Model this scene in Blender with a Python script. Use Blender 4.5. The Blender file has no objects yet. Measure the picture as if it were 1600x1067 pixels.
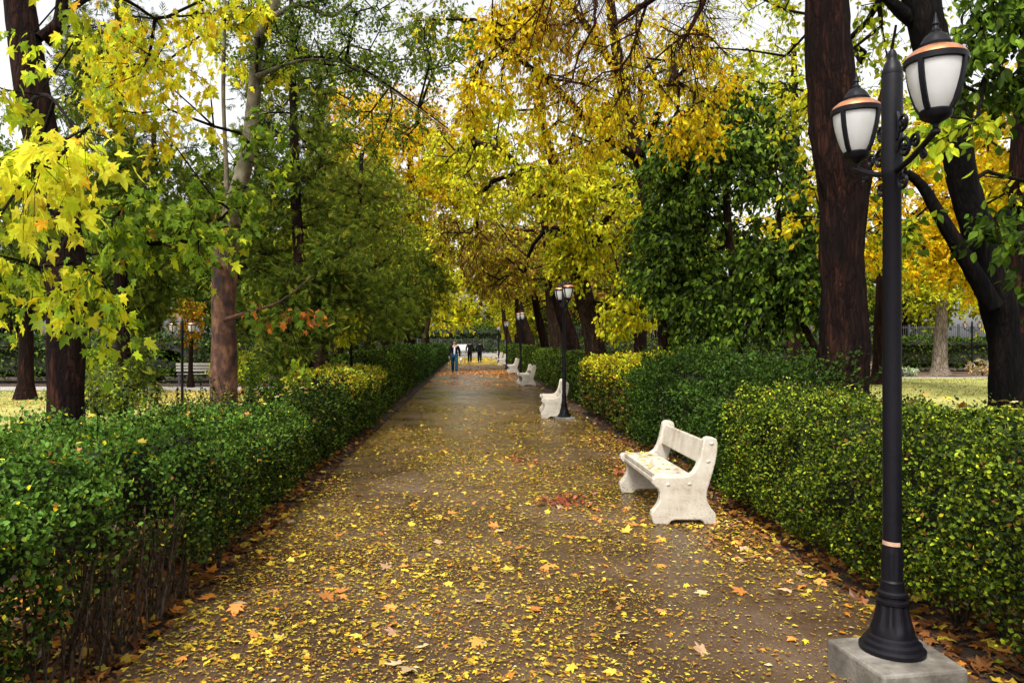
import bpy, math, random
import numpy as np
from mathutils import Vector, Matrix, Euler

# ---------------------------------------------------------------- camera, sky, sun, exposure
sc = bpy.context.scene
F = 1160.0; CX = 734.0; CY = 535.0; CH = 1.65          # focal length in photo pixels, vanishing point, eye height
cd = bpy.data.cameras.new("camera"); cam = bpy.data.objects.new("camera", cd)
sc.collection.objects.link(cam); sc.camera = cam
cam.location = (0, 0, CH); cam.rotation_euler = (math.radians(90), 0, 0)
cd.sensor_width = 36; cd.lens = F / 1600 * 36
cd.shift_x = (800 - CX) / 1600; cd.shift_y = (CY - 533.5) / 1600
cd.clip_end = 2000; cd.clip_start = 0.05
W = bpy.data.worlds.new("World"); sc.world = W; W.use_nodes = True
SUN_EL = math.radians(56); SUN_AZ = math.radians(205)   # behind the camera, a little to the left
nt = W.node_tree; nt.nodes.clear()
sky = nt.nodes.new("ShaderNodeTexSky"); sky.sky_type = 'NISHITA'; sky.sun_disc = False
sky.sun_elevation = SUN_EL; sky.sun_rotation = SUN_AZ; sky.air_density = 1.0; sky.dust_density = 4.0
hs = nt.nodes.new("ShaderNodeHueSaturation"); hs.inputs['Saturation'].default_value = 0.05
hs.inputs['Value'].default_value = 1.0
bg = nt.nodes.new("ShaderNodeBackground"); bg.inputs['Strength'].default_value = 0.125
wo = nt.nodes.new("ShaderNodeOutputWorld")
nt.links.new(sky.outputs[0], hs.inputs['Color']); nt.links.new(hs.outputs[0], bg.inputs['Color'])
nt.links.new(bg.outputs[0], wo.inputs['Surface'])
sl = bpy.data.lights.new("sun", 'SUN'); sl.energy = 1.5; sl.angle = math.radians(14); sl.color = (1, .95, .86)
so = bpy.data.objects.new("sun", sl); sc.collection.objects.link(so)
sd = Vector((math.sin(SUN_AZ) * math.cos(SUN_EL), math.cos(SUN_AZ) * math.cos(SUN_EL), math.sin(SUN_EL)))
so.rotation_euler = sd.to_track_quat('Z', 'Y').to_euler()
sc.view_settings.view_transform = 'Standard'; sc.view_settings.look = 'None'
sc.view_settings.gamma = 1.0; sc.view_settings.use_curve_mapping = False
sc.view_settings.exposure = 1.38
sc.cycles.max_bounces = 6; sc.cycles.diffuse_bounces = 3; sc.cycles.transparent_max_bounces = 4

C = sc.collection
rng = np.random.default_rng(7)

def at(px, py, Y):
    return np.array([(px - CX) / F * Y, Y, CH - (py - CY) / F * Y])

# ---------------------------------------------------------------- materials
def mat(name):
    m = bpy.data.materials.new(name); m.use_nodes = True
    n = m.node_tree; b = n.nodes['Principled BSDF']
    return m, n, b
def node(n, t, **kw):
    o = n.nodes.new(t)
    for k, v in kw.items():
        if k in o.inputs.keys(): o.inputs[k].default_value = v
        else: setattr(o, k, v)
    return o
def ramp(n, stops):
    r = n.nodes.new("ShaderNodeValToRGB"); e = r.color_ramp.elements
    while len(e) < len(stops): e.new(0.5)
    for i, (p, c) in enumerate(stops):
        e[i].position = p; e[i].color = (c[0], c[1], c[2], 1) if len(c) > 2 else (c[0],) * 3 + (1,)
    return r
def coords(n, scale=(1, 1, 1)):
    tc = n.nodes.new("ShaderNodeTexCoord"); mp = n.nodes.new("ShaderNodeMapping")
    mp.inputs['Scale'].default_value = scale
    n.links.new(tc.outputs['Object'], mp.inputs['Vector']); return mp.outputs[0]
def bump(n, b, src, strength=.5, dist=.02):
    bp = n.nodes.new("ShaderNodeBump"); bp.inputs['Strength'].default_value = strength
    bp.inputs['Distance'].default_value = dist
    n.links.new(src, bp.inputs['Height']); n.links.new(bp.outputs[0], b.inputs['Normal'])

def leaf_mat(name, trans=.35, rough=.45, spec=.4):
    m, n, b = mat(name)
    a = node(n, "ShaderNodeAttribute", attribute_name='Col')
    b.inputs['Roughness'].default_value = rough; b.inputs['Specular IOR Level'].default_value = spec
    n.links.new(a.outputs['Color'], b.inputs['Base Color'])
    t = n.nodes.new("ShaderNodeBsdfTranslucent"); n.links.new(a.outputs['Color'], t.inputs['Color'])
    mx = n.nodes.new("ShaderNodeMixShader"); mx.inputs[0].default_value = trans
    n.links.new(b.outputs[0], mx.inputs[1]); n.links.new(t.outputs[0], mx.inputs[2])
    n.links.new(mx.outputs[0], n.nodes['Material Output'].inputs['Surface'])
    return m
M_LEAF = leaf_mat("leaf_thin", .5, .55, .12)
M_GLOSSY = leaf_mat("leaf_glossy", .28, .5, .14)
M_NEEDLE = leaf_mat("conifer_spray", .35, .7, .08)
M_FALLEN = leaf_mat("leaf_fallen_wet", .05, .4, .22)

def bark_mat(name, c1, c2, c3, sc_=8, stretch=.18, strength=1.0, dist=.06):
    m, n, b = mat(name)
    v = coords(n, (1, 1, stretch))
    w = node(n, "ShaderNodeTexNoise", Scale=sc_, Detail=8.0, Roughness=.65, Distortion=.6)
    n.links.new(v, w.inputs['Vector'])
    r = ramp(n, [(.3, c1), (.52, c2), (.75, c3)]); n.links.new(w.outputs['Fac'], r.inputs[0]); b.inputs['Roughness'].default_value = .9; b.inputs['Specular IOR Level'].default_value = .12
    wv = node(n, "ShaderNodeMix", data_type='RGBA', blend_type='ADD'); wv.inputs[0].default_value = .12; n.links.new(v, wv.inputs[6]); n.links.new(w.outputs['Color'], wv.inputs[7])
    vo = node(n, "ShaderNodeTexVoronoi", Scale=sc_ * 2.4, feature='DISTANCE_TO_EDGE'); n.links.new(wv.outputs[2], vo.inputs['Vector'])
    cr = ramp(n, [(.0, (.18,)), (.10, (.7,)), (.3, (1.0,))]); n.links.new(vo.outputs[0], cr.inputs[0])
    mc = node(n, "ShaderNodeMix", data_type='RGBA', blend_type='MULTIPLY'); mc.inputs[0].default_value = 1
    n.links.new(r.outputs[0], mc.inputs[6]); n.links.new(cr.outputs[0], mc.inputs[7]); n.links.new(mc.outputs[2], b.inputs['Base Color'])
    mu = node(n, "ShaderNodeMath", operation='MULTIPLY_ADD'); n.links.new(vo.outputs[0], mu.inputs[0])
    mu.inputs[1].default_value = .8; n.links.new(w.outputs['Fac'], mu.inputs[2])
    bump(n, b, mu.outputs[0], strength, dist)
    return m
M_BARK_DARK = bark_mat("bark_dark_red", (.004, .0022, .0016), (.017, .006, .0038), (.08, .028, .016), 9)
M_BARK_BLACK = bark_mat("bark_black", (.002, .0018, .0018), (.007, .005, .0045), (.022, .014, .01), 9)
M_BARK = bark_mat("bark_brown", (.014, .008, .005), (.045, .025, .014), (.11, .065, .038), 10)
M_BARK_PALE = bark_mat("bark_pale", (.12, .09, .06), (.24, .19, .14), (.36, .31, .25), 6)
M_TWIG = bark_mat("bark_twig", (.008, .006, .004), (.02, .013, .008), (.045, .028, .016), 14)
M_TWIG_STEM = bark_mat("bark_hedge_stem", (.05, .035, .022), (.12, .085, .055), (.2, .15, .1), 14)
M_TWIG_RED = bark_mat("bark_twig_red", (.04, .014, .008), (.08, .028, .014), (.13, .05, .025), 14)
# flaking plane bark: brown below, pale grey-green above
def plane_bark():
    m, n, b = mat("bark_plane")
    v = coords(n, (1, 1, .55))
    a = node(n, "ShaderNodeTexNoise", Scale=9.0, Detail=6.0, Roughness=.6); n.links.new(v, a.inputs['Vector'])
    up = ramp(n, [(.35, (.03, .024, .011)), (.5, (.095, .075, .038)), (.7, (.20, .175, .11))]); n.links.new(a.outputs[0], up.inputs[0])
    lo = ramp(n, [(.35, (.012, .006, .004)), (.5, (.075, .028, .012)), (.66, (.21, .10, .045))]); n.links.new(a.outputs[0], lo.inputs[0])
    tc = n.nodes.new("ShaderNodeTexCoord"); sp = n.nodes.new("ShaderNodeSeparateXYZ"); n.links.new(tc.outputs['Object'], sp.inputs[0])
    mr = node(n, "ShaderNodeMapRange"); mr.inputs[1].default_value = 2.6; mr.inputs[2].default_value = 3.5
    n.links.new(sp.outputs[2], mr.inputs[0])
    mx = node(n, "ShaderNodeMix", data_type='RGBA'); n.links.new(mr.outputs[0], mx.inputs[0])
    n.links.new(lo.outputs[0], mx.inputs[6]); n.links.new(up.outputs[0], mx.inputs[7])
    n.links.new(mx.outputs[2], b.inputs['Base Color']); b.inputs['Roughness'].default_value = .8
    bump(n, b, a.outputs[0], .7, .03)
    return m
M_BARK_PLANE = plane_bark()

def simple(name, col, rough=.6, metal=0, nscale=30, var=.25, bstr=.2, bdist=.005):
    m, n, b = mat(name)
    v = coords(n); w = node(n, "ShaderNodeTexNoise", Scale=float(nscale), Detail=5.0); n.links.new(v, w.inputs['Vector'])
    lo = tuple(c * (1 - var) for c in col); hi = tuple(min(1, c * (1 + var)) for c in col)
    r = ramp(n, [(.3, lo), (.7, hi)]); n.links.new(w.outputs[0], r.inputs[0])
    n.links.new(r.outputs[0], b.inputs['Base Color'])
    b.inputs['Roughness'].default_value = rough; b.inputs['Metallic'].default_value = metal
    bump(n, b, w.outputs[0], bstr, bdist)
    return m
M_IRON = simple("black_painted_iron", (.005, .0045, .0068), .45, 0, 60, .3, .15, .002)
M_IRON.node_tree.nodes["Principled BSDF"].inputs["Specular IOR Level"].default_value = .17
M_COPPER = simple("copper_cap", (.72, .30, .14), .32, .85, 25, .25, .15, .002)
M_TAPE = simple("tape_tan", (.45, .28, .18), .6, 0, 20, .2)
M_SKIN = simple("skin", (.35, .2, .14), .5, 0, 20, .05)
M_CLOTH_DK = simple("cloth_dark", (.006, .006, .008), .9, 0, 40, .3)
M_CLOTH_WH = simple("cloth_white", (.6, .6, .62), .9, 0, 40, .1)
M_JEANS = simple("jeans_blue", (.012, .045, .085), .9, 0, 40, .3)
for m_ in (M_CLOTH_DK, M_JEANS): m_.node_tree.nodes["Principled BSDF"].inputs["Specular IOR Level"].default_value = .08
M_HAIR = simple("hair_black", (.01, .008, .007), .6, 0, 60, .3)
M_CAR = simple("car_white", (.75, .75, .76), .25, 0, 3, .03)
M_CARGLASS = simple("car_glass", (.02, .025, .03), .1, 0, 3, .1)
M_RUBBER = simple("rubber", (.02, .02, .02), .8, 0, 30, .2)
M_RAIL = simple("railing_paint", (.05, .05, .055), .5, 0, 30, .2)
M_WOODSLAT = simple("wood_slat_pale", (.36, .33, .28), .7, 0, 25, .25)

def glass_mat():
    m, n, b = mat("frosted_lamp_glass")
    v = coords(n); w = node(n, "ShaderNodeTexNoise", Scale=9.0, Detail=6.0); n.links.new(v, w.inputs['Vector'])
    r = ramp(n, [(.3, (.78, .77, .74)), (.7, (.9, .9, .9))]); n.links.new(w.outputs[0], r.inputs[0])
    n.links.new(r.outputs[0], b.inputs['Base Color']); b.inputs['Roughness'].default_value = .22
    t = n.nodes.new("ShaderNodeBsdfTranslucent"); t.inputs[0].default_value = (.85, .84, .8, 1)
    mx = n.nodes.new("ShaderNodeMixShader"); mx.inputs[0].default_value = .45
    n.links.new(b.outputs[0], mx.inputs[1]); n.links.new(t.outputs[0], mx.inputs[2])
    n.links.new(mx.outputs[0], n.nodes['Material Output'].inputs['Surface'])
    return m
M_GLASS = glass_mat()

def bench_mat():
    m, n, b = mat("bench_white_paint")
    v = coords(n); a = node(n, "ShaderNodeTexNoise", Scale=5.0, Detail=9.0, Roughness=.7); n.links.new(v, a.inputs['Vector'])
    r = ramp(n, [(.28, (.22, .17, .11)), (.42, (.42, .365, .29)), (.6, (.52, .475, .40))]); n.links.new(a.outputs[0], r.inputs[0])
    c = node(n, "ShaderNodeTexNoise", Scale=38.0, Detail=6.0, Roughness=.75); n.links.new(v, c.inputs['Vector'])
    r2 = ramp(n, [(.0, (0,)), (.55, (0,)), (.62, (1,))]); n.links.new(c.outputs[0], r2.inputs[0])
    sp = n.nodes.new("ShaderNodeSeparateXYZ"); tc = n.nodes.new("ShaderNodeTexCoord"); n.links.new(tc.outputs['Object'], sp.inputs[0])
    mr = node(n, "ShaderNodeMapRange"); mr.inputs[1].default_value = 0.0; mr.inputs[2].default_value = .2
    mr.inputs[3].default_value = 1.0; mr.inputs[4].default_value = .3
    n.links.new(sp.outputs[2], mr.inputs[0])
    mu = node(n, "ShaderNodeMath", operation='MULTIPLY'); n.links.new(r2.outputs[0], mu.inputs[0]); n.links.new(mr.outputs[0], mu.inputs[1])
    mx = node(n, "ShaderNodeMix", data_type='RGBA'); n.links.new(mu.outputs[0], mx.inputs[0])
    n.links.new(r.outputs[0], mx.inputs[6]); mx.inputs[7].default_value = (.12, .09, .07, 1)
    n.links.new(mx.outputs[2], b.inputs['Base Color']); b.inputs['Roughness'].default_value = .55
    bump(n, b, c.outputs[0], .35, .006)
    return m
M_BENCH = bench_mat()

def concrete():
    m, n, b = mat("concrete_block")
    v = coords(n); a = node(n, "ShaderNodeTexNoise", Scale=3.2, Detail=8.0, Roughness=.7); n.links.new(v, a.inputs['Vector'])
    r = ramp(n, [(.35, (.055, .045, .037)), (.5, (.13, .115, .095)), (.65, (.25, .23, .2))]); n.links.new(a.outputs[0], r.inputs[0])
    n.links.new(r.outputs[0], b.inputs['Base Color']); b.inputs['Roughness'].default_value = .65
    c = node(n, "ShaderNodeTexNoise", Scale=60.0, Detail=5.0); n.links.new(v, c.inputs['Vector'])
    bump(n, b, c.outputs[0], .5, .006)
    return m
M_CONC = concrete()

def path_mat():
    m, n, b = mat("wet_path_concrete")
    v = coords(n)
    a = node(n, "ShaderNodeTexNoise", Scale=.8, Detail=8.0, Roughness=.62); n.links.new(v, a.inputs['Vector'])
    r = ramp(n, [(.3, (.024, .013, .007)), (.5, (.070, .041, .024)), (.72, (.135, .090, .060))]); n.links.new(a.outputs[0], r.inputs[0])
    g = node(n, "ShaderNodeTexNoise", Scale=55.0, Detail=4.0, Roughness=.8); n.links.new(v, g.inputs['Vector'])
    r2 = ramp(n, [(.3, (.45,)), (.7, (1.5,))]); r2.color_ramp.elements[1].color = (1.4, 1.35, 1.3, 1)
    n.links.new(g.outputs[0], r2.inputs[0])
    mx = node(n, "ShaderNodeMix", data_type='RGBA', blend_type='MULTIPLY'); mx.inputs[0].default_value = .8
    n.links.new(r.outputs[0], mx.inputs[6]); n.links.new(r2.outputs[0], mx.inputs[7])
    # crumbs of trodden leaf
    vo = node(n, "ShaderNodeTexVoronoi", Scale=42.0, Randomness=1.0); n.links.new(v, vo.inputs['Vector'])
    th = ramp(n, [(.0, (1,)), (.16, (1,)), (.22, (0,))]); n.links.new(vo.outputs['Distance'], th.inputs[0])
    sel = node(n, "ShaderNodeSeparateColor"); n.links.new(vo.outputs['Color'], sel.inputs[0])
    lt = node(n, "ShaderNodeMath", operation='GREATER_THAN'); lt.inputs[1].default_value = .62; n.links.new(sel.outputs[0], lt.inputs[0])
    pm = ramp(n, [(.42, (0,)), (.6, (1,))]); n.links.new(a.outputs[0], pm.inputs[0])
    mm = node(n, "ShaderNodeMath", operation='MULTIPLY'); n.links.new(th.outputs[0], mm.inputs[0]); n.links.new(lt.outputs[0], mm.inputs[1])
    cr = ramp(n, [(.0, (.14, .05, .012)), (.5, (.36, .22, .03)), (1.0, (.5, .36, .05))]); n.links.new(sel.outputs[1], cr.inputs[0])
    mx2 = node(n, "ShaderNodeMix", data_type='RGBA'); n.links.new(mm.outputs[0], mx2.inputs[0])
    n.links.new(mx.outputs[2], mx2.inputs[6]); n.links.new(cr.outputs[0], mx2.inputs[7])
    n.links.new(mx2.outputs[2], b.inputs['Base Color'])
    rr = ramp(n, [(.38, (.16,)), (.62, (.45,))]); n.links.new(a.outputs[0], rr.inputs[0]); n.links.new(rr.outputs[0], b.inputs['Roughness'])
    b.inputs['Specular IOR Level'].default_value = .45
    bump(n, b, g.outputs[0], .5, .006)
    return m
M_PATH = path_mat()

def soil_mat(name, cols, scale=6, scale2=60):
    m, n, b = mat(name)
    v = coords(n); a = node(n, "ShaderNodeTexNoise", Scale=float(scale), Detail=9.0, Roughness=.72); n.links.new(v, a.inputs['Vector'])
    r = ramp(n, cols); n.links.new(a.outputs[0], r.inputs[0]); n.links.new(r.outputs[0], b.inputs['Base Color'])
    b.inputs['Roughness'].default_value = .9
    c = node(n, "ShaderNodeTexNoise", Scale=float(scale2), Detail=5.0); n.links.new(v, c.inputs['Vector'])
    bump(n, b, c.outputs[0], .8, .02)
    return m
M_SOIL = soil_mat("leaf_litter_soil", [(.3, (.015, .009, .006)), (.5, (.04, .022, .013)), (.7, (.09, .045, .02))])
M_LAWN = soil_mat("lawn_grass", [(.25, (.13, .14, .03)), (.45, (.26, .26, .055)), (.62, (.42, .37, .10)), (.8, (.5, .4, .16))], .35, 90)
M_BED = soil_mat("flower_bed_soil", [(.3, (.06, .03, .02)), (.5, (.14, .08, .05)), (.7, (.24, .16, .11))], 2)
M_PAVE = soil_mat("pale_paving", [(.3, (.2, .18, .16)), (.6, (.36, .33, .3)), (.8, (.45, .42, .4))], 3)
M_CORE = soil_mat("hedge_core_shade", [(.35, (.004, .005, .002)), (.55, (.012, .012, .005)), (.75, (.03, .02, .01))], 14, 30)  # near-black: shade between the leaves is painted into the core colour

# ---------------------------------------------------------------- object helpers
def empty(name, loc, rz=0):
    o = bpy.data.objects.new(name, None); o.location = loc; o.rotation_euler = (0, 0, rz)
    o.empty_display_size = .2; C.objects.link(o); return o
def tag(o, label=None, cat=None, group=None, kind=None):
    if label: o['label'] = label
    if cat: o['category'] = cat
    if group: o['group'] = group
    if kind: o['kind'] = kind
    return o
def npmesh(name, V, T, mats, parent=None, col=None, smooth=False):
    """V (n,3), T (m,3|4) -> one object, vertices given in the parent's space"""
    me = bpy.data.meshes.new(name); V = np.asarray(V, np.float32); T = np.asarray(T, np.int32); k = T.shape[1]
    me.vertices.add(len(V)); me.vertices.foreach_set('co', V.ravel())
    me.loops.add(T.size); me.loops.foreach_set('vertex_index', T.ravel())
    me.polygons.add(len(T)); me.polygons.foreach_set('loop_start', np.arange(len(T), dtype=np.int32) * k)
    me.polygons.foreach_set('use_smooth', np.full(len(T), smooth))
    if col is not None:
        ca = me.color_attributes.new('Col', 'FLOAT_COLOR', 'POINT')
        ca.data.foreach_set('color', np.c_[col, np.ones(len(col))].astype(np.float32).ravel())
    me.update(calc_edges=True)
    me.materials.append(mats)
    o = bpy.data.objects.new(name, me); C.objects.link(o)
    if parent: o.parent = parent
    return o
class MB:
    """collects quads/tris from simple solids, builds ONE mesh object"""
    def __init__(s): s.v = []; s.f = []
    def add(s, v, f):
        o = len(s.v); s.v += [tuple(p) for p in v]; s.f += [tuple(i + o for i in q) for q in f]; return s
    def box(s, a, b, M=None):
        x0, y0, z0 = a; x1, y1, z1 = b
        v = [(x0, y0, z0), (x1, y0, z0), (x1, y1, z0), (x0, y1, z0), (x0, y0, z1), (x1, y0, z1), (x1, y1, z1), (x0, y1, z1)]
        if M is not None: v = [tuple(M @ Vector(p)) for p in v]
        return s.add(v, [(0, 3, 2, 1), (4, 5, 6, 7), (0, 1, 5, 4), (1, 2, 6, 5), (2, 3, 7, 6), (3, 0, 4, 7)])
    def lathe(s, prof, n=28, c=(0, 0, 0), flute=0, fl_range=None, arc=None):
        v = []; f = []
        for r, z in prof:
            for i in range(n):
                t = 2 * math.pi * i / n; rr = r
                if flute and fl_range[0] <= z <= fl_range[1]: rr = r * (1 + flute * (1 if (i // 2) % 2 else -1))
                v.append((c[0] + rr * math.cos(t), c[1] + rr * math.sin(t), c[2] + z))
        for j in range(len(prof) - 1):
            for i in range(n):
                a = j * n + i; b = j * n + (i + 1) % n; f.append((a, b, b + n, a + n))
        f.append(tuple(range(n))[::-1]); f.append(tuple((len(prof) - 1) * n + i for i in range(n)))
        return s.add(v, f)
    def tube(s, pts, rad, n=8):
        pts = [Vector(p) for p in pts]; v = []; f = []
        if not hasattr(rad, '__len__'): rad = [rad] * len(pts)
        up = None
        for i, p in enumerate(pts):
            d = (pts[min(i + 1, len(pts) - 1)] - pts[max(i - 1, 0)]).normalized()
            if up is None: up = d.orthogonal().normalized()
            x = (up - d * up.dot(d)).normalized(); up = x; y = d.cross(x)
            for k in range(n):
                t = 2 * math.pi * k / n; v.append(tuple(p + (x * math.cos(t) + y * math.sin(t)) * rad[i]))
        for j in range(len(pts) - 1):
            for k in range(n):
                a = j * n + k; b = j * n + (k + 1) % n; f.append((a, b, b + n, a + n))
        f.append(tuple(range(n))[::-1]); f.append(tuple((len(pts) - 1) * n + k for k in range(n)))
        return s.add(v, f)
    def prism(s, poly, y0, y1):
        """outline in x,z extruded along y"""
        n = len(poly); v = [(x, y0, z) for x, z in poly] + [(x, y1, z) for x, z in poly]
        f = [tuple(range(n)), tuple(range(n, 2 * n))[::-1]] + [(i, i + n, (i + 1) % n + n, (i + 1) % n) for i in range(n)]
        return s.add(v, f)
    def ball(s, c, r, n=12, m=8):
        rx, ry, rz = r if hasattr(r, '__len__') else (r, r, r); v = []; f = []
        for j in range(m + 1):
            ph = math.pi * j / m
            for i in range(n):
                t = 2 * math.pi * i / n
                v.append((c[0] + rx * math.sin(ph) * math.cos(t), c[1] + ry * math.sin(ph) * math.sin(t), c[2] + rz * math.cos(ph)))
        for j in range(m):
            for i in range(n):
                a = j * n + i; b = j * n + (i + 1) % n; f.append((a, a + n, b + n, b))
        return s.add(v, f)
    def build(s, name, m, parent=None, smooth=None, bevel=0):
        me = bpy.data.meshes.new(name); me.from_pydata(s.v, [], s.f); me.materials.append(m)
        o = bpy.data.objects.new(name, me); C.objects.link(o)
        if parent: o.parent = parent
        if smooth is not None:
            for p in me.polygons: p.use_smooth = True
            me.set_sharp_from_angle(angle=math.radians(smooth))
        if bevel:
            bv = o.modifiers.new('bevel', 'BEVEL'); bv.width = bevel; bv.segments = 2; bv.limit_method = 'ANGLE'; bv.angle_limit = math.radians(50)
        return o
def copy_tree(o, parent=None):
    c = o.copy(); C.objects.link(c); c.parent = parent
    for ch in [x for x in o.children]: copy_tree(ch, c)
    return c
_ph = rng.uniform(0, 6.28, (40, 3)); _fr = rng.normal(0, 1, (40, 3, 3))
def snoise(P, scale=1., seed=0, octs=4):
    """smooth noise in about -1..1 for an array of points"""
    P = np.asarray(P) * scale; out = np.zeros(len(P)); amp = 1.
    for o in range(octs):
        k = (seed * 5 + o) % 40; A = P @ _fr[k].T * (1.9 ** o)
        out += amp * (np.sin(A[:, 0] + _ph[k, 0]) * np.sin(A[:, 1] + _ph[k, 1]) + .5 * np.sin(A[:, 2] + _ph[k, 2])); amp *= .55
    return out / 1.6
def unit(v): return v / np.maximum(np.linalg.norm(v, axis=1, keepdims=True), 1e-9)

# ---------------------------------------------------------------- leaves
def fan(outline, c):
    V = np.array([c] + outline, float); n = len(outline)
    return V, np.array([(0, 1 + i, 1 + (i + 1) % n) for i in range(n)])
T_QUAD = (np.array([(0, 0, 0), (.30, .45, .07), (0, 1, -.04), (-.30, .45, .07)], float), np.array([(0, 1, 2), (0, 2, 3)]))
T_ROUND = (np.array([(0, 0, 0), (.33, .35, .08), (.27, .75, .05), (0, 1, -.04), (-.27, .75, .05), (-.33, .35, .08)], float),
           np.array([(0, 1, 2), (0, 2, 3), (0, 3, 4), (0, 4, 5)]))
T_OVAL = fan([(0, 0, 0), (.2, .18, .05), (.3, .45, .07), (.2, .75, .03), (0, 1.05, -.12), (-.2, .75, .03), (-.3, .45, .07), (-.2, .18, .05)], (0, .45, -.02))
def maple(k, asym=0):
    half = [(.10, .06), (.30, -.02), (.46, .10), (.34, .22), (.27, .33), (.44, .42), (.60, .66), (.42, .64), (.24, .60), (.25, .74), (.13, .95)] if k == 0 else \
           [(.08, .10), (.26, .12), (.44, .16), (.30, .32), (.24, .40), (.36, .55), (.40, .78), (.27, .72), (.18, .74), (.14, .88), (.07, 1.0)]
    pts = [(0, 0)] + half + [(0, 1.16)] + [(-x * (1 - asym), y + asym * .12) for x, y in half[::-1]]
    return fan([(x, y, .10 * abs(x) - .30 * (x * x + (y - .35) ** 2)) for x, y in pts], (0, .36, 0))
T_MAPLE = maple(0); T_MAPLE3 = maple(1, .15)
T_NARROW = (np.array([(0, 0, 0), (.13, .45, .03), (0, 1, -.06), (-.13, .45, .03)], float), np.array([(0, 1, 2), (0, 2, 3)]))
def frond():
    V = []; T = []
    for a, y0, L in [(0, 0, 1), (.6, .05, .6), (-.6, .1, .6), (.55, .3, .5), (-.55, .35, .48), (.5, .55, .36), (-.5, .6, .34)]:
        d = np.array([math.sin(a), math.cos(a), 0]); p = np.array([-math.cos(a), math.sin(a), 0]) * .035; b = np.array([0, y0, 0]); o = len(V)
        V += [b, b + d * L * .5 + p + (0, 0, .03), b + d * L + (0, 0, -.04), b + d * L * .5 - p + (0, 0, .03)]; T += [(o, o + 1, o + 2), (o, o + 2, o + 3)]
    return np.array(V), np.array(T)
T_FROND = frond()

def pick(pal, n, r):
    """pal: list of (weight, (r,g,b))"""
    w = np.array([p[0] for p in pal], float); w /= w.sum(); c = np.array([p[1] for p in pal], float)
    out = c[r.choice(len(pal), n, p=w)] * r.uniform(.55, 1.25, (n, 1)) * r.uniform(.93, 1.07, (n, 3))
    return np.clip(out, 0, .85)
def leafmesh(name, P, D, N, S, COL, tpl, m, parent=None, wid=None):
    TV, TT = tpl; n = len(P)
    if n == 0: return None
    D = unit(D); X = unit(np.cross(D, N)); N = np.cross(X, D)
    w = np.ones(n) if wid is None else wid
    V = (P[:, None, :] + S[:, None, None] * (TV[None, :, 0, None] * X[:, None, :] * w[:, None, None] + TV[None, :, 1, None] * D[:, None, :] + TV[None, :, 2, None] * N[:, None, :]))
    k = len(TV); T = TT[None] + (np.arange(n) * k)[:, None, None]
    return npmesh(name, V.reshape(-1, 3), T.reshape(-1, 3), m, parent, np.repeat(COL, k, axis=0))
def frusta(segs, n=5):
    """segs (m,8): p0 p1 r0 r1 -> vertices, quads"""
    S = np.asarray(segs, float); p0 = S[:, :3]; p1 = S[:, 3:6]; d = unit(p1 - p0)
    a = np.where(np.abs(d[:, 2:3]) > .8, [[1, 0, 0]], [[0, 0, 1]]); x = unit(np.cross(d, a)); y = np.cross(d, x)
    t = np.arange(n) * 2 * np.pi / n; ring = np.cos(t)[None, :, None] * x[:, None] + np.sin(t)[None, :, None] * y[:, None]
    V = np.concatenate([p0[:, None] + ring * S[:, 6, None, None], p1[:, None] + ring * S[:, 7, None, None]], 1)
    i = np.arange(n); j = (i + 1) % n; q = np.stack([i, j, j + n, i + n], 1)
    Q = q[None] + (np.arange(len(S)) * 2 * n)[:, None, None]
    return V.reshape(-1, 3), Q.reshape(-1, 4)
def bezier_pts(pts, step=.12):
    """Catmull-Rom through (x,y,z,r) points"""
    P = np.array(pts, float); P = np.vstack([2 * P[0] - P[1], P, 2 * P[-1] - P[-2]]); out = []
    for i in range(1, len(P) - 2):
        L = np.linalg.norm(P[i + 1, :3] - P[i, :3]); k = max(2, int(L / step))
        for t in np.linspace(0, 1, k, endpoint=False):
            out.append(.5 * ((2 * P[i]) + (-P[i - 1] + P[i + 1]) * t + (2 * P[i - 1] - 5 * P[i] + 4 * P[i + 1] - P[i + 2]) * t * t + (-P[i - 1] + 3 * P[i] - 3 * P[i + 1] + P[i + 2]) * t ** 3))
    out.append(P[-2]); return np.array(out)
def limb_surface(P, n, rough, seed):
    """P (m,4) -> ringed tube with lumpy bark"""
    m = len(P); d = unit(np.gradient(P[:, :3], axis=0)); up = np.array([1., 0, 0]) if abs(d[0, 0]) < .8 else np.array([0, 1., 0]); V = []
    for i in range(m):
        x = up - d[i] * up.dot(d[i]); x /= np.linalg.norm(x); up = x; y = np.cross(d[i], x)
        t = np.arange(n) * 2 * np.pi / n; ring = np.cos(t)[:, None] * x + np.sin(t)[:, None] * y
        V.append(P[i, :3] + ring * P[i, 3])
    V = np.array(V).reshape(-1, 3); ctr = np.repeat(P[:, :3], n, 0); rad = np.repeat(P[:, 3], n)
    q = V.copy(); q[:, 2] *= .3
    h = snoise(q, 9, seed, 4) * .06 + snoise(q, 30, seed + 1, 3) * .035 + snoise(V, 2.2, seed + 2, 2) * .07
    V = V + unit(V - ctr) * (h * rad * rough)[:, None]
    i = np.arange(n); j = (i + 1) % n; Q = np.stack([i, j, j + n, i + n], 1)[None] + (np.arange(m - 1) * n)[:, None, None]
    return V, Q.reshape(-1, 4)
def join(parts):
    V = []; Q = []; o = 0
    for v, q in parts: V.append(v); Q.append(q + o); o += len(v)
    return np.vstack(V), np.vstack(Q)

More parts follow.
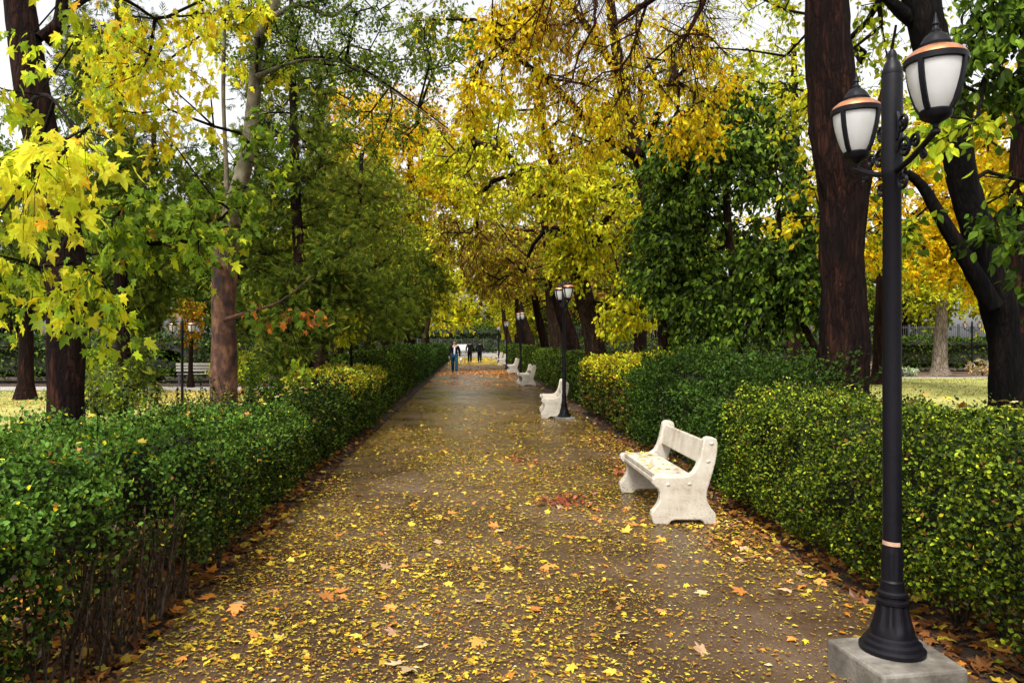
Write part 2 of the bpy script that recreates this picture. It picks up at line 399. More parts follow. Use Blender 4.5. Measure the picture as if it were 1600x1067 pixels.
def tree(name, label, cat, limbs, blobs, pal, size, tpl=T_QUAD, lm=None, bark=None, twigm=None, sides=18, seed=1, group=None,
         twigs=7, tl=.35, per=9, droop=.3, hang=.4, rough=1., rt=.006, skel=.35, leaf_over=None, maxr=.09, jitter=.03, up=.35):
    """limbs: list of [(x,y,z,r)...] world; blobs: (cx,cy,cz,rx,ry,rz,nclusters[,palette])"""
    r = np.random.default_rng(seed); base = np.array(limbs[0][0][:3], float); base[2] = 0
    root = empty(name, tuple(base)); tag(root, label, cat, group)
    parts = []; nodes = []
    for li, L in enumerate(limbs):
        P = bezier_pts(L, .10 if sides > 12 else .5)
        if li == 0 and L[0][2] <= .05:
            P[:, 3] *= 1 + .45 * np.exp(-P[:, 2] / .18)
        parts.append(limb_surface(P, sides if li == 0 else max(6, sides * 2 // 3), rough, seed + li))
        sp = P[::max(1, int(.35 / (.10 if sides > 12 else .5)))]
        keep = sp if (li or len(limbs) == 1) else sp[len(sp) // 3:]
        nodes += [q for q in keep]
    V, Q = join(parts); npmesh('trunk', V - base, Q, bark or M_BARK, root, smooth=True)
    nodes = np.array(nodes); pos = list(nodes[:, :3]); droot = list(np.zeros(len(pos))); par = [-1] * len(pos)
    cl = []; cpal = []
    for bi, b in enumerate(blobs):
        n = b[6]; u = unit(r.normal(0, 1, (n * 3, 3))); rr = r.uniform(.15, 1, n * 3) ** .45
        p = np.array(b[:3]) + u * rr[:, None] * np.array(b[3:6]); g = snoise(p, .9, seed + 3, 2); p = p[np.argsort(-g + r.normal(0, .5, len(g)))[:n]]
        cl.append(p); cpal += [b[7] if len(b) > 7 else pal] * len(p)
    cl = np.vstack(cl); A = np.array(pos); dd = np.min(np.linalg.norm(cl[:, None] - A[None], axis=2), axis=1)
    order = np.argsort(dd); cidx = {}
    for ci in order:
        c = cl[ci]; A = np.array(pos); cost = np.linalg.norm(A - c, axis=1) + skel * np.array(droot)
        # prefer nodes lower than or level with the cluster when the branch climbs
        k = int(np.argmin(cost)); L = np.linalg.norm(A[k] - c); ns = max(1, int(L / .45)); prev = k; p0 = A[k]
        for s in range(1, ns + 1):
            t = s / ns; q = p0 * (1 - t) + c * t
            if s < ns: q = q + r.normal(0, .06 * min(L, 1.5), 3) + np.array([0, 0, .12 * L * math.sin(math.pi * t)])
            pos.append(q); droot.append(droot[prev] + L / ns); par.append(prev); prev = len(pos) - 1
        cidx[ci] = prev
    pos = np.array(pos); cnt = np.zeros(len(pos))
    for i in range(len(pos) - 1, len(nodes) - 1, -1):
        cnt[i] += 1
        if par[i] >= 0: cnt[par[i]] += cnt[i]
    rad = np.minimum(rt * 1.3 * np.sqrt(np.maximum(cnt, 1)), maxr)
    segs = [np.r_[pos[par[i]], pos[i], min(rad[par[i]] if par[i] >= len(nodes) else rad[i] * 1.2, rad[i] * 1.6), rad[i]] for i in range(len(nodes), len(pos))]
    n = len(cl); pidx = np.array([par[cidx[i]] for i in range(n)]); od = unit(cl - pos[pidx])
    # twigs
    tn = n * twigs; tp = np.repeat(cl, twigs, 0) - np.repeat(od, twigs, 0) * r.uniform(0, .3, (tn, 1)) * tl
    td = unit(np.repeat(od, twigs, 0) * .5 + unit(r.normal(0, 1, (tn, 3))) * .9 + np.array([0, 0, -droop]))
    L = tl * r.uniform(.5, 1.3, tn); mid = tp + td * L[:, None] * .5 + r.normal(0, .04, (tn, 3)) * tl; end = tp + td * L[:, None] + np.array([0, 0, -1]) * (L * droop * .35)[:, None]
    segs2 = np.vstack([np.c_[tp, mid, np.full(tn, rt * .7), np.full(tn, rt * .5)], np.c_[mid, end, np.full(tn, rt * .5), np.full(tn, rt * .25)]])
    V, Q = frusta(np.vstack([np.array(segs), segs2]) if len(segs) else segs2, 5 if sides > 12 else 3)
    npmesh('branches', V - base, Q, twigm or M_TWIG, root, smooth=True)
    # leaves along twigs
    ln = tn * per; t = r.uniform(.15, 1.05, ln)[:, None]; a = np.repeat(tp, per, 0); b_ = np.repeat(mid, per, 0); c_ = np.repeat(end, per, 0)
    P = (1 - t) ** 2 * a + 2 * t * (1 - t) * b_ + t * t * c_ + r.normal(0, jitter, (ln, 3))
    tdr = np.repeat(td, per, 0)
    D = unit(tdr * .6 + r.normal(0, .6, (ln, 3)) + np.array([0, 0, -hang]))
    N = unit(r.normal(0, .7, (ln, 3)) + np.array([0, -.25, up]))
    S = size * r.uniform(.55, 1.25, ln)
    COL = np.zeros((ln, 3)); per_c = twigs * per; cid = np.repeat(np.arange(n), per_c)
    pals = {}
    for i, p in enumerate(cpal): pals.setdefault(id(p), (p, []))[1].append(i)
    for p, idx in pals.values():
        mask = np.isin(cid, idx); k = mask.sum(); COL[mask] = pick(p, k, r)
    COL *= (np.repeat(r.uniform(.75, 1.2, n), per_c))[:, None]
    COL = np.clip(COL, 0, .88); tpl2 = T_MAPLE3 if tpl is T_MAPLE else None
    if tpl2 is None: leafmesh('crown', P - base, D, N, S, COL, tpl, lm or M_LEAF, root)
    else:
        h = r.uniform(0, 1, ln) < .5; leafmesh('crown', (P - base)[h], D[h], N[h], S[h], COL[h], tpl, lm or M_LEAF, root, r.uniform(.7, 1.05, h.sum())); h = ~h
        leafmesh('crown', (P - base)[h], D[h], N[h], S[h], COL[h], tpl2, lm or M_LEAF, root, r.uniform(.7, 1.1, h.sum()))
    return root

# ---------------------------------------------------------------- palettes (leaf colours)
YEL = (.84, .62, .012); YEL2 = (.78, .70, .03); YG = (.54, .60, .025); LG = (.25, .37, .025); GR = (.11, .19, .014)
DG = (.045, .085, .009); ORA = (.80, .42, .015); ORD = (.62, .20, .025); BRN = (.24, .10, .025); OLV = (.24, .24, .02)
GOLD = (.86, .58, .008); TAN = (.48, .33, .12); CON = (.095, .14, .014); CON2 = (.18, .22, .022)
PAL_NEARLEFT = [(6, YG), (3, YEL2), (3.5, LG), (.12, ORA), (.5, YEL)]
PAL_LEMON = [(4, YEL2), (4, YEL), (3, YG), (.5, ORA)]
PAL_GREENISH = [(4, LG), (3, GR), (1.6, YG), (.12, ORD)]
PAL_YELLOW = [(5, YEL), (3, YEL2), (1, YG), (1, ORA)]
PAL_GOLD = [(6, GOLD), (4, YEL), (2, ORA), (.5, YG)]
PAL_YG = [(4, YEL2), (4, YG), (2, YEL), (1.3, OLV)]
PAL_DARK = [(3, DG), (4, (.10, .175, .014)), (3, (.20, .31, .022)), (2, (.018, .034, .004))]  # lighter leaves paint glossy highlights into the colour
PAL_CON = [(4, CON), (3, CON2), (2, DG), (1.2, (.30, .32, .03))]
PAL_OLIVE = [(4, OLV), (2, YG), (2, YEL), (3, GR), (1, BRN)]
PAL_RUSSET = [(4, (.42, .26, .04)), (3, YEL2), (2, BRN), (2, OLV)]

# ================================================================ THE SETTING
def sheet(name, x0, x1, y0, y1, z, m, dz=0, nx=2, ny=2, wob=0, seed=0, thick=0):
    xs = np.linspace(x0, x1, nx); ys = np.linspace(y0, y1, ny); X, Y = np.meshgrid(xs, ys)
    P = np.stack([X.ravel(), Y.ravel(), np.full(X.size, z, float)], 1)
    if dz: P[:, 2] += snoise(P, .7, seed, 4) * dz
    if wob:
        e = ((np.arange(X.size) % nx == 0) | (np.arange(X.size) % nx == nx - 1)); P[e, 0] += snoise(P[e], 1.3, seed + 2, 4) * wob
    i = (np.arange(ny - 1)[:, None] * nx + np.arange(nx - 1)[None]).ravel(); Q = np.stack([i, i + 1, i + nx + 1, i + nx], 1)
    if thick:
        n = len(P); B = P.copy(); B[:, 2] -= thick; l = np.arange(ny - 1) * nx; rr_ = l + nx - 1
        Q = np.vstack([Q, np.stack([l, l + nx, l + nx + n, l + n], 1), np.stack([rr_ + nx, rr_, rr_ + n, rr_ + nx + n], 1),
                       np.stack([np.arange(nx - 1) + 1, np.arange(nx - 1), np.arange(nx - 1) + n, np.arange(nx - 1) + 1 + n], 1)])
        P = np.vstack([P, B])
    o = npmesh(name, P, Q, m); tag(o, kind='structure'); return o
sheet('ground', -400, 400, -100, 700, -.075, M_SOIL)
sheet('soil_verge', -3.6, -1.6, -3, 80, -.05, M_SOIL, .012, 30, 400, seed=3)
sheet('soil_verge', 2.3, 4.6, -3, 80, -.05, M_SOIL, .012, 30, 400, seed=4)
sheet('path', -1.74, 2.47, -3, 84, 0, M_PATH, 0, 8, 500, .018, 5, .05)
sheet('lawn', -26, -4.4, 9, 26, -.045, M_LAWN, .02, 60, 60, seed=6)
sheet('lawn', 6.6, 40, 12, 35, -.045, M_LAWN, .02, 60, 60, seed=7)
sheet('cross_path', -45, -4.6, 26.2, 28.4, -.04, M_PAVE)
sheet('cross_path', 6.8, 60, 35.2, 36.4, -.04, M_PAVE)
sheet('flower_bed', 6.8, 60, 36.6, 43, -.03, M_BED, .05, 60, 20, seed=8)
sheet('plaza', -40, 40, 86, 130, -.02, M_PAVE)

# ---------------------------------------------------------------- hedges
def hedge(name, label, x0, x1, y0, y1, h, size, n, pal, side, base=.12, seed=1, tpl=T_ROUND, stems=14, wild=0., group=None, toppal=None, bfn=None, hfn=None, lump=.06, m=None, splay=.0, gapt=-1.0, cat='hedge', sprouts=0):
    """side=+1: the +x face looks onto the path, -1: the -x face"""
    r = np.random.default_rng(seed); cx, cy = (x0 + x1) / 2, (y0 + y1) / 2; root = empty(name, (cx, y0, 0)); b = np.array([cx, y0, 0]); tag(root, label, cat, group)
    w, l = x1 - x0, y1 - y0
    area = {'side': l * h * 1.25, 'top': l * w * 1.1, 'near': w * h * 1.0, 'back': l * h * .35, 'far': w * h * .3}
    tot = sum(area.values()); Ps = []; Ns = []
    for k, a in area.items():
        c = int(n * a / tot); u = r.uniform(0, 1, c); v = r.uniform(0, 1, c)
        if k in ('side', 'back'):
            s = side if k == 'side' else -side; X = np.full(c, x1 if s > 0 else x0); Y = y0 + u * l; Z = v * h; Nn = np.tile([s, 0, .15], (c, 1))
        elif k == 'top': X = x0 + u * w; Y = y0 + v * l; Z = np.full(c, h); Nn = np.tile([0, 0, 1.], (c, 1))
        else: X = x0 + u * w; Y = np.full(c, y0 if k == 'near' else y1); Z = v * h; Nn = np.tile([0, -1. if k == 'near' else 1., .15], (c, 1))
        Ps.append(np.stack([X, Y, Z], 1)); Ns.append(Nn)
    P = np.vstack(Ps); N = np.vstack(Ns)
    # round the top edges, narrow the foot
    rc = .16; qx = np.clip((np.abs(P[:, 0] - cx) - (w / 2 - rc)) / rc, 0, 1); qz = np.clip((P[:, 2] - (h - rc)) / rc, 0, 1)
    cut = rc * .42 * (qx * qz); P[:, 0] -= np.sign(P[:, 0] - cx) * cut; P[:, 2] -= cut
    qy = np.clip((np.abs(P[:, 1] - cy) - (l / 2 - rc)) / rc, 0, 1); P[:, 1] -= np.sign(P[:, 1] - cy) * rc * .4 * qy * qz
    foot = np.clip(1 - P[:, 2] / (.45 * h), 0, 1); P[:, 0] -= np.sign(P[:, 0] - cx) * (.10 + splay) * foot ** 1.5
    if hfn: P[:, 2] *= hfn(P[:, 1]) / h
    und = snoise(P, 1.1, seed, 2) * lump + snoise(P, 4.5, seed + 1, 3) * lump * .95 + snoise(P, 15, seed + 5, 2) * .028
    d = r.exponential(.055 + .03 * wild, len(P)) - .03
    stray = r.uniform(0, 1, len(P)) < .03 + .1 * wild; d[stray] -= r.uniform(0, .06 + .18 * wild, stray.sum())
    P = P + N * (und - d)[:, None] + r.normal(0, .012, P.shape)
    gap = snoise(P, 2.6, seed + 4, 3)
    bz = base * (1 + .9 * snoise(P * [1, 1, 0], 2.2, seed + 6, 3))
    if bfn: bz = bz + bfn(P[:, 1])
    fine_ = snoise(P, 17, seed + 8, 2)
    keep = (fine_ > -.45 + r.normal(0, .15, len(P))) & (P[:, 2] > bz * r.uniform(.5, 1.15, len(P))) & (gap > gapt + r.normal(0, .15, len(P))); P = P[keep]; N = N[keep]; d = d[keep]
    c = len(P); D = unit(r.normal(0, .8, (c, 3)) + N * .35 + [0, 0, .25]); NN = unit(N * .7 + r.normal(0, .55, (c, 3)) + [0, 0, .35])
    S = size * r.uniform(.6, 1.3, c); COL = pick(pal, c, r)
    COL *= (1 + .22 * snoise(P, 2.0, seed + 7, 3))[:, None]
    if toppal is not None:
        pr = np.clip((P[:, 2] - h * .62) / (h * .3) + snoise(P, 2.5, seed + 9, 2) * .35, 0, 1); mk = r.uniform(0, 1, c) < pr * .75; COL[mk] = pick(toppal, mk.sum(), r)
    leafmesh('foliage', P - b, D, NN, S, np.clip(COL, .003, .85), tpl, m or M_GLOSSY, root)
    if hfn: pass
    # solid core for the inner twigs, near-black to paint in the shade
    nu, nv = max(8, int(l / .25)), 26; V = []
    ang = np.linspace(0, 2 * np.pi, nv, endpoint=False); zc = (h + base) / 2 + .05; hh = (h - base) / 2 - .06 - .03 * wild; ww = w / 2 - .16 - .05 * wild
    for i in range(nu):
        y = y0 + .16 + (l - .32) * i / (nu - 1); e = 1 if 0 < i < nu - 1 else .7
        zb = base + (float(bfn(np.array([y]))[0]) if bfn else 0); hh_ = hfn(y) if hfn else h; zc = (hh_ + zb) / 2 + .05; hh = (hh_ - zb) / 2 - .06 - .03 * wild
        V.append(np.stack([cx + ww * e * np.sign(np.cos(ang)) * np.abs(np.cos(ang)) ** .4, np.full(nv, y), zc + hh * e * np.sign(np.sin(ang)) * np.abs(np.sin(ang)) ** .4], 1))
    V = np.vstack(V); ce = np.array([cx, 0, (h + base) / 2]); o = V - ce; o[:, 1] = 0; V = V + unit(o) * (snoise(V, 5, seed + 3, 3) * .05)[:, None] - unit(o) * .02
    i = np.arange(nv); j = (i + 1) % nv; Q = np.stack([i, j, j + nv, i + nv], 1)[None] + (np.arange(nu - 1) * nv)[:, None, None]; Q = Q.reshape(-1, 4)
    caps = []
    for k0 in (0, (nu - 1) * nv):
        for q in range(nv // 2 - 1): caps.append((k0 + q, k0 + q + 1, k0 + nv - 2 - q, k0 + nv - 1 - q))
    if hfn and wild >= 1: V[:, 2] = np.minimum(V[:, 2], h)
    npmesh('shaded_twig_core', V - b, np.vstack([Q, np.array(caps)]), M_CORE, root, smooth=True)
    # stems from the ground
    ns = int(stems * l); X = cx + side * r.uniform(-.1, w / 2 - .12, ns); Y = y0 + r.uniform(.05, l - .05, ns); cl = np.round(Y * 1.6) / 1.6; Y = Y * .35 + cl * .65
    p0 = np.stack([X * .6 + .4 * (cx + side * w * .22), Y, np.full(ns, -.06)], 1); p1 = p0 + np.stack([side * r.uniform(-.12, .2, ns), r.normal(0, .14, ns), r.uniform(.35, .5, ns)], 1)
    p1[:, 0] = np.clip(p1[:, 0], x0 + .03, x1 - .03); p2 = p1 + np.stack([side * r.uniform(-.1, .12, ns), r.normal(0, .12, ns), r.uniform(.2, .4, ns)], 1); p2[:, 2] = np.minimum(p2[:, 2], h - .05); p2[:, 0] = np.clip(p2[:, 0], x0 + .03, x1 - .03)
    ra = r.uniform(.004, .011, ns); Vs, Qs = frusta(np.vstack([np.c_[p0, p1, ra, ra * .8], np.c_[p1, p2, ra * .8, ra * .5]]), 6)
    tag(npmesh('stems', Vs - b, Qs, M_TWIG_STEM, root, smooth=True), kind='stuff')
    if sprouts:
        ns = sprouts; p0 = np.stack([r.uniform(x0 + .1, x1 - .1, ns), r.uniform(y0, y1, ns), np.full(ns, h - .1)], 1)
        td = unit(r.normal(0, .35, (ns, 3)) + [0, 0, 1]); L = r.uniform(.12, .42, ns); p1 = p0 + td * L[:, None]
        Vs, Qs = frusta(np.c_[p0, p1, np.full(ns, .003), np.full(ns, .0015)], 4); tag(npmesh('sprouts', Vs - b, Qs, M_TWIG, root), kind='stuff')
        k = 12; t = np.tile(np.linspace(.25, 1, k), ns); Pp = np.repeat(p0, k, 0) + np.repeat(td * L[:, None], k, 0) * t[:, None]
        Dd = unit(np.repeat(td, k, 0) * .5 + r.normal(0, .7, (ns * k, 3)))
        leafmesh('sprout_leaves', Pp - b, Dd, unit(r.normal(0, .5, (ns * k, 3)) + [0, -.2, .7]), size * r.uniform(.7, 1.3, ns * k), pick(pal, ns * k, r), tpl, M_LEAF, root)
    return root
H_GREEN = [(4, (.05, .09, .007)), (3, (.09, .15, .010)), (2, (.19, .25, .015)), (4, (.015, .03, .004))]  # hedge palettes: bright and near-black leaves paint in highlights and dark gaps
H_LEFT = [(4, (.035, .07, .007)), (3, (.075, .13, .012)), (1.8, (.17, .23, .018)), (5, (.012, .024, .004)), (.12, YEL2), (.25, BRN)]
H_RIGHT = [(4, (.07, .115, .008)), (3, (.17, .235, .014)), (1.6, (.34, .40, .022)), (6, (.018, .035, .004)), (.12, YEL2), (.3, BRN)]
H_YTOP = [(5, (.40, .42, .03)), (3, (.55, .46, .03)), (2, (.2, .28, .02)), (.8, ORD)]
H_DARK = [(4, (.03, .065, .007)), (3, (.06, .11, .010)), (2, (.010, .022, .003)), (1.2, (.12, .19, .016))]

near_hedge = hedge('clipped_hedge', 'nearest dark green hedge left of the path, bare stems showing at its foot', -2.98, -1.86, 1.2, 8.6, 1.04, .027, 160000, H_LEFT, 1, .16, 11, sprouts=170, lump=.105, wild=.45, gapt=-.72, bfn=lambda y: .52 * np.exp(-((y - 4.15) / .85) ** 2), hfn=lambda y: 1.04 - .17 * np.clip((y - 4.5) / 3, 0, 1), toppal=[(3, (.12, .24, .03)), (1, (.07, .15, .012)), (.08, YEL)])
hedge('clipped_hedge', 'clipped green hedge left of the path between the nearest stretch and the yellow-topped block', -3.0, -1.92, 8.75, 12.1, .88, .042, 32000, H_LEFT, 1, .1, 12, sprouts=30)
hedge('clipped_hedge', 'square-cut hedge block with yellow-green top left of the path', -3.1, -1.84, 12.3, 16.3, 1.12, .048, 32000, H_GREEN, 1, .1, 13, toppal=H_YTOP)
hedge('clipped_hedge', 'taller bright green hedge left of the path beyond the yellow-topped block', -3.2, -1.98, 16.6, 27, 1.33, .06, 36000, H_GREEN, 1, .08, 14, stems=3, sprouts=60)
hedge('clipped_hedge', 'farthest dark hedge on the left side of the path, running to the walkers', -3.2, -1.95, 27.3, 76, 1.4, .11, 40000, H_DARK + [(2, (.07, .18, .02))], 1, .06, 15, stems=1, lump=.1, tpl=T_QUAD)
hedge('clipped_hedge', 'broad clipped light green hedge behind the big two-lantern lamp post', 2.62, 3.85, 1.2, 7.6, 1.12, .025, 180000, H_RIGHT, -1, .12, 21, lump=.10, wild=.3, splay=.03, gapt=-.98)
hedge('wild_shrub_border', 'shaggy dark green shrub border behind the nearest white bench', 2.75, 4.1, 7.3, 12.4, 1.3, .045, 62000, H_DARK + [(2, (.06, .15, .02))], -1, .12, 22, wild=1, sprouts=650, lump=.2, hfn=lambda y: 1.02 + .26 * np.clip((y - 7.6) / 3.0, 0, 1), cat='shrub border', tpl=T_QUAD)
hedge('clipped_hedge', 'variegated hedge with bright yellow top and brown gaps right of the path', 2.66, 4.0, 12.6, 17.7, 1.30, .05, 34000, H_DARK + [(2.5, BRN), (2, OLV)], -1, .12, 23, toppal=[(5, YEL2), (4, YG), (2, YEL), (1, ORA)], lump=.1)
hedge('clipped_hedge', 'dark green hedge on the right beside the second and third benches', 2.85, 4.1, 18.0, 38.5, 1.3, .075, 36000, H_GREEN, -1, .08, 24, stems=2, tpl=T_QUAD)
hedge('clipped_hedge', 'farthest green hedge on the right side of the path', 2.95, 4.1, 39, 77, 1.4, .11, 24000, H_GREEN, -1, .08, 25, stems=1, tpl=T_QUAD)
hedge('boundary_hedge', 'tall dark hedge behind the left lawn and its pale path', -45, -6, 31, 33, 1.75, .15, 30000, H_DARK, 1, .05, 26, stems=.5, tpl=T_QUAD, lump=.2, wild=1)
hedge('boundary_hedge', 'tall dark green hedge in front of the railings beyond the right lawn', 5.5, 48, 43.5, 45.5, 1.75, .15, 36000, H_GREEN + [(4, DG)], -1, .05, 27, stems=.5, tpl=T_QUAD, lump=.15)

def bare_stems(parent, clumps, seed=5):
    r = np.random.default_rng(seed); segs = []
    for (x, y, n) in clumps:
        for k in range(n):
            p0 = np.array([x + r.normal(0, .04), y + r.normal(0, .07), -.06]); d = np.array([r.normal(.05, .10), r.normal(0, .34), 1.]); d /= np.linalg.norm(d); ra = r.uniform(.004, .0105); L = r.uniform(.55, .85)
            for q in range(6):
                p1 = p0 + d * L / 6; segs.append(np.r_[p0, p1, ra * (1 - q * .1), ra * (.9 - q * .1)]); p0 = p1; d = d + r.normal(0, .07, 3); d /= np.linalg.norm(d)
                if q == 3: segs.append(np.r_[p1, p1 + unit((d + r.normal(0, .4, 3))[None])[0] * .2, ra * .5, ra * .25])
    V, Q = frusta(segs, 7); o = npmesh('bare_stems', V - np.array(parent.location), Q, M_STEM_PALE, parent, smooth=True); tag(o, 'greyish bare stems fanning out of the ground', kind='stuff')
M_STEM_PALE = bark_mat("bark_stem_pale", (.08, .05, .03), (.2, .14, .09), (.32, .25, .18), 16)
bare_stems(near_hedge, [(-1.95, 3.45, 9), (-1.93, 3.85, 14), (-1.9, 4.15, 13), (-1.92, 4.5, 14), (-1.94, 4.9, 10), (-2.2, 4.2, 12), (-1.93, 5.5, 6)])

hedge('boundary_hedge', 'dark hedge at the very end of the view behind the plaza and white car', -30, 26, 112, 114.5, 3.6, .3, 16000, H_DARK, 1, .05, 28, stems=.2, tpl=T_QUAD, lump=.4)
# ---------------------------------------------------------------- street lamps
LS = lambda prof: [(a * .83, b_ * .96) for a, b_ in prof]
def make_lamp(label):
    t = empty('street_lamp', (0, 0, 0)); tag(t, label, 'street lamp', 'two-lantern lamp posts along the right side of the path')
    b = MB()
    b.lathe([(.145, 0), (.147, .018), (.132, .028), (.129, .046), (.114, .056), (.110, .072), (.098, .080), (.096, .098), (.090, .115), (.080, .15), (.071, .19), (.065, .225), (.073, .232), (.073, .246), (.061, .252),
             (.061, .262), (.067, .27), (.067, .284), (.056, .292), (.053, .33), (.055, .336), (.050, .345)], 40, flute=.05, fl_range=(.11, .226))
    b.lathe([(.0475, .344), (.046, .47), (.0455, .49), (.0435, .505)], 40, flute=.06, fl_range=(.36, .48))
    b.build('base', M_IRON, t, smooth=35)
    s = MB(); s.lathe([(.0425, .50), (.0422, 1.2), (.041, 2.30), (.046, 2.31), (.0475, 2.34), (.0475, 2.79), (.044, 2.81)], 24); s.build('post', M_IRON, t, smooth=35)
    f = MB(); f.lathe([(.046, 2.805), (.047, 2.825), (.041, 2.838), (.036, 2.86), (.024, 2.875), (.022, 2.89), (.022, 2.905), (.014, 2.925), (.002, 2.932)], 20); f.build('finial', M_IRON, t, smooth=35)
    for sgn in (-1, 1):
        a = MB(); y = .36 * sgn
        a.tube([(0, .04 * sgn, 2.33), (0, .15 * sgn, 2.352), (0, .26 * sgn, 2.39), (0, .33 * sgn, 2.42), (0, y, 2.43)], [.015, .014, .013, .014, .016], 10)
        def scroll(cy, cz, r0, turns, start, dirn):
            n = int(16 * turns); return [(0, (cy + (r0 * (1 - i / n * .8)) * math.cos(start + dirn * 2 * math.pi * turns * i / n)) * sgn, cz + (r0 * (1 - i / n * .8)) * math.sin(start + dirn * 2 * math.pi * turns * i / n)) for i in range(n + 1)]
        a.tube(scroll(.11, 2.42, .056, 1.4, math.radians(180), -1), .0095, 6)
        a.tube(scroll(.20, 2.43, .038, 1.4, math.radians(200), -1), .0085, 6)
        a.tube(scroll(.095, 2.55, .042, 1.4, math.radians(250), 1), .0085, 6)
        a.tube([(0, .05 * sgn, 2.48), (0, .07 * sgn, 2.52), (0, .06 * sgn, 2.57), (0, .047 * sgn, 2.61)], .009, 6)
        a.tube(scroll(.10, 2.27, .045, 1.4, math.radians(110), 1), .0085, 6)
        a.tube(scroll(.27, 2.355, .026, 1.3, math.radians(100), 1), .0075, 6)
        a.ball((0, .11 * sgn, 2.42), .013, 8, 6); a.ball((0, .095 * sgn, 2.55), .011, 8, 6)
        a.build('arm', M_IRON, t, smooth=40)
        L = MB(); L.lathe(LS([(.014, 0), (.024, .008), (.024, .02), (.013, .03), (.016, .045), (.03, .055), (.062, .07), (.074, .08), (.08, .105), (.073, .112)]), 28, c=(0, y, 2.415))
        L.lathe(LS([(.147, .318), (.152, .322), (.152, .345), (.146, .35), (.13, .351)]), 36, c=(0, y, 2.415))
        for q in range(4):
            an = math.radians(33 + 90 * q); u = (math.cos(an), math.sin(an)); tn = (-u[1], u[0]); pr = [(.0765, .105), (.098, .14), (.1165, .19), (.1315, .24), (.139, .28), (.144, .325)]; v = []; fc = []
            for (rr, z) in pr:
                for (dr, dt) in ((-.006, -.011), (.007, -.011), (.007, .011), (-.006, .011)): v.append((u[0] * (rr * .83 + dr) + tn[0] * dt, y + u[1] * (rr * .83 + dr) + tn[1] * dt, 2.415 + z * .96))
            for j in range(len(pr) - 1):
                for k in range(4): fc.append((j * 4 + k, j * 4 + (k + 1) % 4, j * 4 + 4 + (k + 1) % 4, j * 4 + 4 + k))
            L.add(v, fc)
        lant = L.build('lantern', M_IRON, t, smooth=40)
        g = MB(); g.lathe(LS([(.070, .106), (.092, .14), (.111, .19), (.126, .24), (.134, .28), (.138, .322)]), 36, c=(0, y, 2.415)); g.build('glass', M_GLASS, lant, smooth=50)
        c = MB(); c.lathe(LS([(.148, .350), (.138, .366), (.112, .384), (.078, .397)]), 36, c=(0, y, 2.415)); c.build('copper_cap', M_COPPER, lant, smooth=30)
        d = MB(); d.lathe(LS([(.079, .396), (.081, .41), (.074, .418), (.068, .43), (.052, .45), (.034, .462), (.026, .466), (.027, .476), (.017, .482), (.013, .497), (.018, .505), (.013, .513), (.009, .53), (.002, .56)]), 28, c=(0, y, 2.415), flute=.02, fl_range=(.39, .435)); d.build('dome', M_IRON, lant, smooth=35)
    return t
lamp = make_lamp('tall black two-lantern street lamp standing on a concrete block at the near right'); lamp.location = (2.065, 3.63, .15); lamp.rotation_euler.z = math.radians(-2)
lamp_src_children = list(lamp.children)
for i, (x, y, sc_, rz, lab) in enumerate([
        (2.02, 15.9, 1.0, 7, 'black lamp post standing right behind the second white bench'),
        (2.07, 30.2, 1.0, 8, 'dark lamp post behind the third white bench'),
        (2.16, 43.5, 1.0, 5, 'thin dark lamp post between the fourth and fifth benches'),
        (2.2, 56.5, 1.0, 4, 'farthest lamp post on the right, just beyond the fifth bench')]):
    c = copy_tree(lamp); c.location = (x, y, .06); c.rotation_euler.z = math.radians(rz); c['label'] = lab
    pb = MB(); pb.box((-.21, -.21, -.06), (.21, .21, .06)); o = pb.build('lamp_block', M_CONC, None, bevel=.012); o.location = (x, y, 0)
    tag(o, 'low concrete block under the ' + lab.split(' standing')[0].replace('farthest ', 'farthest ') + (' behind the second white bench' if i == 0 else ''), 'concrete block', 'concrete blocks under the lamp posts')
for (x, y, s_, rz, lab) in [(-6.78, 17.5, .77, 70, 'short black twin-lantern lamp on the left lawn seen between two trunks'),
                            (-25.2, 40, .98, 40, 'grey lamp post at the far left edge beyond the lawn'),
                            (27.2, 40.2, .98, 80, 'slim blue-grey lamp post beyond the right lawn beside the pale tree trunk'),
                            (12.8, 36.8, .9, 10, 'slender pole lamp half hidden behind the shaggy shrub border')]:
    c = copy_tree(lamp); c.location = (x, y, -.04); c.scale = (s_,) * 3; c.rotation_euler.z = math.radians(rz); c['label'] = lab; c['group'] = 'lamp posts out on the lawns'
tp = MB(); na = 14; v = []
for k in range(na):
    an = math.radians(170 + 125 * k / (na - 1))
    for rr_, zz in ((.0428, 0), (.0438, 0), (.0438, .02), (.0428, .02)): v.append((rr_ * math.cos(an), rr_ * math.sin(an), zz - .004 * k / na))
tp.add(v, [(4 * k + q, 4 * k + (q + 1) % 4, 4 * k + 4 + (q + 1) % 4, 4 * k + 4 + q) for k in range(na - 1) for q in range(4)])
tape = tp.build('tape_band', M_TAPE, lamp, smooth=40); tape.location = (0, 0, .515); tape['label'] = 'pale tan strip of tape round the post'
pb = MB(); zt = .146
cor = [(1.865, 3.345), (2.30, 3.42), (2.29, 3.86), (1.815, 3.78)]
pb.add([(x, y, -.06) for x, y in cor] + [(x, y, zt) for x, y in cor], [(0, 3, 2, 1), (4, 5, 6, 7), (0, 1, 5, 4), (1, 2, 6, 5), (2, 3, 7, 6), (3, 0, 4, 7)])
o = pb.build('lamp_block', M_CONC, None, bevel=.014); tag(o, 'square weathered concrete block carrying the big lamp post at the near right', 'concrete block', 'concrete blocks under the lamp posts')

